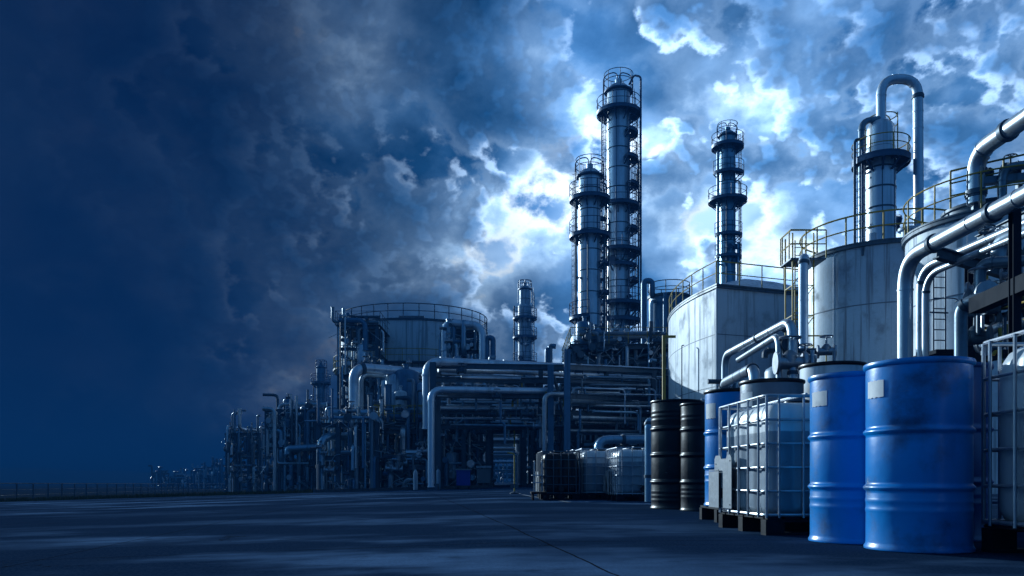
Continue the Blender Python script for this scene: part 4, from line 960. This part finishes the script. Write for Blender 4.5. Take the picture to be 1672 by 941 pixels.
MB().box(-.12, -.02, .18, .12, .0, .3).build('plate', 'dark_steel', sp)
# worn white kerb line on the right of the road: short real paint sheets 4 mm above the slab
for i, (x0_, y0_, x1_, y1_) in enumerate(((.30, 22.5, .62, 18.6), (.66, 18.2, .82, 16.6), (.1, 27, .25, 24), (.95, 15.6, 1.05, 14.6))):
    m = MB(); w_ = .05; m.v = [(x0_-w_, y0_, .004), (x0_+w_, y0_, .004), (x1_+w_*.8, y1_, .004), (x1_-w_*.8, y1_, .004)]; m.f = [(3, 2, 1, 0)]
    tag(m.build('painted_line', 'plate_grey', smooth=0), kind='structure')
# low kerb plinth under the left plant
pk = MB()
for (xa, ya, xb, yb) in ((X(520, 48), 47.4, X(640, 47.5), 47.2), (X(640, 47.5), 47.2, X(800, 50), 48.5)):
    n_ = 10
    for i in range(n_):
        a = Vector((xa, ya, 0)).lerp(Vector((xb, yb, 0)), i/n_); b = Vector((xa, ya, 0)).lerp(Vector((xb, yb, 0)), (i+1)/n_); a.z = zg(a.x)-.06; b.z = zg(b.x)-.06
        pk.bar(a+Vector((0, 0, .06)), b+Vector((0, 0, .06)), .3, .36)
tag(pk.build('kerb', 'concrete', smooth=0), kind='structure')
# ================================================================ pipes and steel on the right
process_pipe('thick silver pipe that bends off the palest tank roof and runs out of the picture', [(14.1, 24.2, TCH+.3), (14.1, 24.2, Z(250, 24.2)), (14.35, 9, Z(250, 24.2)+.1)], .255, 'pipe_steel', bend=1.5, collars=(-.02, .10, -.17, .235, -.29, .36, -.46, .6), n=32)
process_pipe('long silver pipe turning down just left of the tallest blue drum', [(X(1478, 14), 14, .3), (X(1478, 14), 14, Z(423, 14)), (7.35, 5.5, Z(423, 14)+.10)], .128, 'pipe_steel', bend=.55, collars=(-.38, .28, .46, -.50, .545, -.60, .68, -.75), n=32)
process_pipe('slim silver pipe behind the long silver one, outer of two', [(X(1503, 16), 16, .3), (X(1503, 16), 16, Z(440, 16)), (X(1560, 15.5), 12, Z(440, 16)+.02)], .085, 'pipe_steel', bend=.5, collars=(.2, .4, -.5, .75))
process_pipe('slim silver pipe behind the long silver one, inner of two', [(X(1511, 15), 15, .3), (X(1511, 15), 15, Z(450, 15)), (X(1562, 14.6), 11.5, Z(450, 15)+.02)], .06, 'pipe_steel', bend=.45, collars=(.2, .35, -.5, .7))
process_pipe('dark pipe with a square bend right of the two slim silver pipes', [(X(1569, 13), 13, .3), (X(1569, 13), 13, Z(497, 13)), (X(1592, 13), 12.6, Z(497, 13)+.04)], .10, 'pipe_dark', bend=.22, collars=(.2, .6, -.88))
process_pipe('upright silver pipe between the yellow ladder tower and the round tank', [(X(1312, 29), 29, 1), (X(1312, 29), 29, Z(418, 29)), (X(1322, 29)+.5, 30.6, Z(415, 29))], .165, 'cladding', bend=.45, collars=(.2, .45, .65, -.8))
process_pipe('silver pipe arching down in front of the pale cornered tank, topmost of three', [(X(1184, 22), 22, .5), (X(1184, 22), 22, Z(580, 22)), (X(1291, 17.4), 17.3, Z(580, 22)+.02), (X(1291, 17.4)+.02, 17.25, .5)], .10, 'pipe_steel', bend=.42, collars=(-.15, .36, .45, -.52, .6, .7, -.8))
process_pipe('thin silver pipe under the topmost one in front of the pale cornered tank', [(X(1206, 21), 21, Z(588, 21)), (X(1272, 17.5), 17.5, Z(547, 17.5)), (X(1274, 17.4), 17.4, .6)], .075, 'pipe_steel', bend=.35, collars=(.2, .4, -.7))
process_pipe('short thick silver pipe low in front of the pale cornered tank', [(X(1180, 19), 19, .5), (X(1182, 19), 19, Z(626, 19)), (X(1232, 15.9), 15.9, Z(600, 15.9)), (X(1236, 15.8), 15.8, .6)], .11, 'pipe_steel', bend=.35, collars=(-.3, .5, .6, -.7))
process_pipe('blue grey pipe with a hooked top beside the tall black drum', [(X(1059, 13.2), 13.2, .05), (X(1059, 13.2), 13.2, Z(688, 13.2)), (X(1072, 13.2), 13.6, Z(686, 13.2))], .062, 'pipe_blue', bend=.12, collars=(-.25, .5, -.75), joints=.3)
process_pipe('pipe with one bend behind the row of white caged tanks', [(X(977, 24), 24, .4), (X(977, 24), 24, Z(718, 24)), (X(1062, 24), 24.4, Z(717, 24))], .13, 'pipe_blue', bend=.35, collars=(.4, -.7))
# cluster on which these pipes rest
ps = unit('low frame of valves and short pipes behind the grey drum', X(1190, 19), X(1318, 19), 17.8, 21, (1.4, 2.5), 2, 1, 31, name='valve_station', npipe=16, nrise=12, nvalve=14, pr=(.03, .075), post=.12, steel='blue_steel', rails=False, topout=.7, mats=('pipe_steel', 'pipe_steel', 'pipe_blue', 'dark_steel'), vessels=0, cat='valve station')
vessel(ps, .1, -1.2, 1.2, .42, 1.35, 'tank_shell_grey')
fr_ = thing('support_frame', 'dark steel frame with brackets and a duct at the right edge, above the caged tank', 'support frame', (X(1650, 12), 12, 0))
def FP(px, py, Yy): return P(px, py, Yy)-Vector((X(1650, 12), 12, 0))
for px, Yy, top in ((1657, 11.5, 330), (1583, 14.5, 420)):
    b = FP(px, top, Yy); MB().ibeam((b.x, b.y, 0), b, .12, .12).build('post', 'black_steel', fr_)
MB().ibeam(FP(1529, 413, 14), FP(1672, 455, 14.5), .14, .20).build('bracket', 'dark_steel', fr_)
m = MB(); m.bar(FP(1592, 500, 12.6), FP(1700, 452, 11), .2, .24); m.build('duct', 'black_steel', fr_)
m = MB(); m.bar(FP(1592, 506, 14.5), FP(1700, 492, 14.5), .2, .12); m.ibeam(FP(1560, 530, 14.8), FP(1720, 505, 14.2), .1, .15); m.build('beam', 'black_steel', fr_)
m = MB(); m.ibeam(FP(1596, 392, 17), FP(1690, 345, 15), .12, .16); m.build('beam', 'dark_steel', fr_)
m = MB(); m.ibeam(FP(1570, 418, 17), FP(1690, 372, 15), .12, .13); m.build('beam', 'dark_steel', fr_)
for i, (a, b, c, d, Yy, r_) in enumerate(((1600, 430, 1690, 425, 13, .09), (1630, 395, 1690, 370, 13.5, .12), (1600, 470, 1700, 480, 15, .07), (1610, 540, 1700, 520, 14, .08))):
    pipe_mb(MB(), [FP(a, b+40, Yy), FP(a, b, Yy), FP(c, d, Yy-.6)], r_, .25, 12, 5, joints=.6).build('pipe', ('pipe_dark', 'pipe_steel')[i % 2], fr_)
rn = random.Random(77)
for i in range(16): valve(fr_, FP(rn.uniform(1590, 1668), rn.uniform(395, 560), rn.uniform(13, 16)), rn.uniform(0, 3), rn.choice((.7, 1.0)), rn.choice(('dark_steel', 'galvanised')))
for i in range(16):
    px = rn.uniform(1588, 1672); py = rn.uniform(400, 540); Yy = rn.uniform(12.5, 15.5); pipe_mb(MB(), [FP(px, py, Yy), FP(px, py+rn.uniform(20, 60), Yy), FP(px+rn.uniform(-30, 30), py+50, Yy)], .03, .1, 6, 3).build('small_line', rn.choice(('galvanised', 'dark_steel', 'yellow_rail')), fr_)
d_ = MB().box(*(FP(1520, 590, 16.5).x, -1.2+FP(1520, 590, 16.5).y+1, Z(573, 16), 3.0, 6.0, Z(573, 16)+.08)).build('deck', 'black_steel', fr_)
rail_mb(MB(), [FP(1575, 575, 15.8), FP(1620, 562, 14.6), FP(1700, 545, 13)], .6, .018, False, .5).build('railing', 'yellow_rail', d_)
ld = thing('ladder', 'thin dark ladder up the side of the palest tank', 'ladder', (X(1540, 22.5), 22.7, 0)); ladder_mb(MB(), 0, 0, .2, Z(440, 22.7), 1, .1, .36, .025, .3).build('rungs', 'dark_steel', ld)
m = MB(); 
for z_ in (1.5, 3.4, 5.2): m.bar((-.3, 0, z_), (.3, .1, z_), .04); m.tube(arc(0, 0, z_+.3, .45, -PI, 0, 8), .016, 5)
m.build('hoop', 'dark_steel', ld)
ut = thing('roof_walkway', 'dark duct and yellow railed walkway on the roof of the palest tank', 'walkway', (14.55, 24.4, TCH))
zt_ = TCH
m = MB(); m.bar((-.5, -.2, .95), (2.6, -1.2, .95), .3, .2); m.build('duct', 'pipe_dark', ut)
for x in (-.5, .6, 1.8): MB().bar((x, -.3-x*.35-.1, -.6), (x, -.3-x*.35-.1, .75), .14).build('post', 'dark_steel', ut)
m = MB(); pipe_mb(m, [(.1, -.6, -.4), (.1, -.6, 1.25), (2.8, -1.5, 1.25)], .13, .4, 12, 5, joints=.7); m.build('pipe', 'pipe_dark', ut)
rail_mb(MB(), [(-1.0, .2, .3), (0, -.5, .35), (2.8, -1.8, .6)], 1.15, .03, False, .7, mids=2).build('railing', 'yellow_rail', ut)
for x in (-.3, .4, 1.2): valve(ut, (x, -.4-x*.3, 1.2), .4, 1.0)
# ================================================================ foreground containers
def left_paper(cx, cy, off, wid, z1, z2, mat='paper'):
    a = math.atan2(-cy, -cx) - off; return (a-wid, a, z1, z2, mat)
def D(label, px, yy, r, h, mat, z0=0, pa=None, **k):
    x = X(px, yy); p = None
    if pa: p = left_paper(x, yy, pa[0], pa[1], pa[2], pa[3])
    return drum(label, x, yy, r, h, mat, z0, paper=p, **k)
G = 'steel drums standing in the yard'
D('largest bright blue drum in front, pale paper label at its upper left', 1499, 4.62, .282, 1.075, 'drum_blue', pa=(.66, .50, .875, .972))
D('bright blue drum tucked behind the left side of the largest one', 1394, 5.22, .273, 1.08, 'drum_blue', pa=(.61, .53, .88, .975))
D('dark blue drum half hidden between the largest drum and the right caged tank', 1548, 5.45, .26, 1.17, 'drum_navy')
D('pale grey drum with a black rim behind the second bright blue drum', 1359, 7.45, .29, 1.33, 'tank_shell_pale', z0=.145, rim_mat='drum_black', rz=1)
D('grey blue drum standing behind the caged tank, pale label on its left', 1260, 7.28, .28, 1.155, 'drum_grey', z0=.145, pa=(.62, .62, .92, 1.05), rim_mat='drum_black')
D('blue drum left of the grey one, partly behind the caged tank, pale label', 1198, 8.0, .285, 1.15, 'drum_blue', z0=.145, pa=(.65, .54, .87, 1.02), rim_mat='drum_black')
D('taller black drum, left one of the two black drums', 1104, 11.4, .355, 1.53, 'drum_black', ribs=(.25, .5, .74), mini=(.08, .12, .16, .82, .86, .90))
D('shorter black drum in front, right one of the two black drums', 1146, 10.55, .275, 1.41, 'drum_black', ribs=(.27, .52, .76), mini=(.13, .17, .21, .85, .89))
pallet('black pallet under the grey and blue drums', 2.37, 7.63, .84, 1.3)
pallet('black pallet under the pale grey drum', 3.12, 7.5, .62, .8)
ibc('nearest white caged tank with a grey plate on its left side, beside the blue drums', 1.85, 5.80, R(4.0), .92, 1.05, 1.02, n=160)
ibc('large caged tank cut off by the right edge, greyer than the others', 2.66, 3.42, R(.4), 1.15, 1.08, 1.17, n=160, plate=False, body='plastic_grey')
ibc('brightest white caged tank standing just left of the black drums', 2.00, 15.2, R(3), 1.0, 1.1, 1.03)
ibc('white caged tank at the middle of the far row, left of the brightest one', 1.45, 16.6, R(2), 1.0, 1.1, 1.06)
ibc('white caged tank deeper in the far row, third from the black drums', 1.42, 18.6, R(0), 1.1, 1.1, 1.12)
ibc('dark caged tank at the left end of the far row, its inside black', .62, 16.4, R(2), .78, 1.0, 1.0, body='drum_black', cage_mat='dark_steel')
ibc('small dark caged tank behind the left end of the far row', .62, 18.6, R(0), .8, 1.0, 1.05, body='drum_black', cage_mat='dark_steel')
hc = thing('hand_cart', 'small tube framed cart at the left end of the caged tanks', 'cart', (X(876, 16.5), 16.4, 0))
m = MB()
for x in (-.05, .1): m.tube(fillet([(x, -.2, .12), (x, -.2, .8), (x, .3, .8), (x, .3, .12)], .06, 3), .013, 6)
m.build('handle_frame', 'galvanised', hc)
MB().box(-.12, -.35, .13, .2, .45, .17).build('platform', 'pallet_black', hc)
for z_ in (.35, .5): MB().box(-.10, -.3, z_, .12, .3, z_+.02).build('shelf', 'galvanised', hc)
for x in (-.08, .16):
    for y in (-.28, .38): MB().cyl((x-.02, y, .065), (x+.02, y, .065), .065, 14).build('wheel', 'drum_black', hc)
ibc('white caged tank behind the middle of the far row, nearly hidden by its neighbours', 1.9, 19.4, R(0), 1.1, 1.1, 1.16)
ibc('small caged tank behind the left side of the far row, next to the cart', .75, 21.0, R(0), .9, 1.0, 1.05, body='tank_shell_grey')
# yellow corner post beside the pale cornered tank
yp = thing('yellow_post', 'thin tall yellow post left of the pale cornered tank', 'post', (X(1084, 34), 34, 0)); MB().bar((0, 0, 0), (0, 0, Z(548, 34)), .13).build('pole', 'yellow_rail', yp); MB().bar((0, 0, Z(548, 34)-.05), (.5, 0, Z(548, 34)-.05), .1).build('arm', 'yellow_rail', yp)
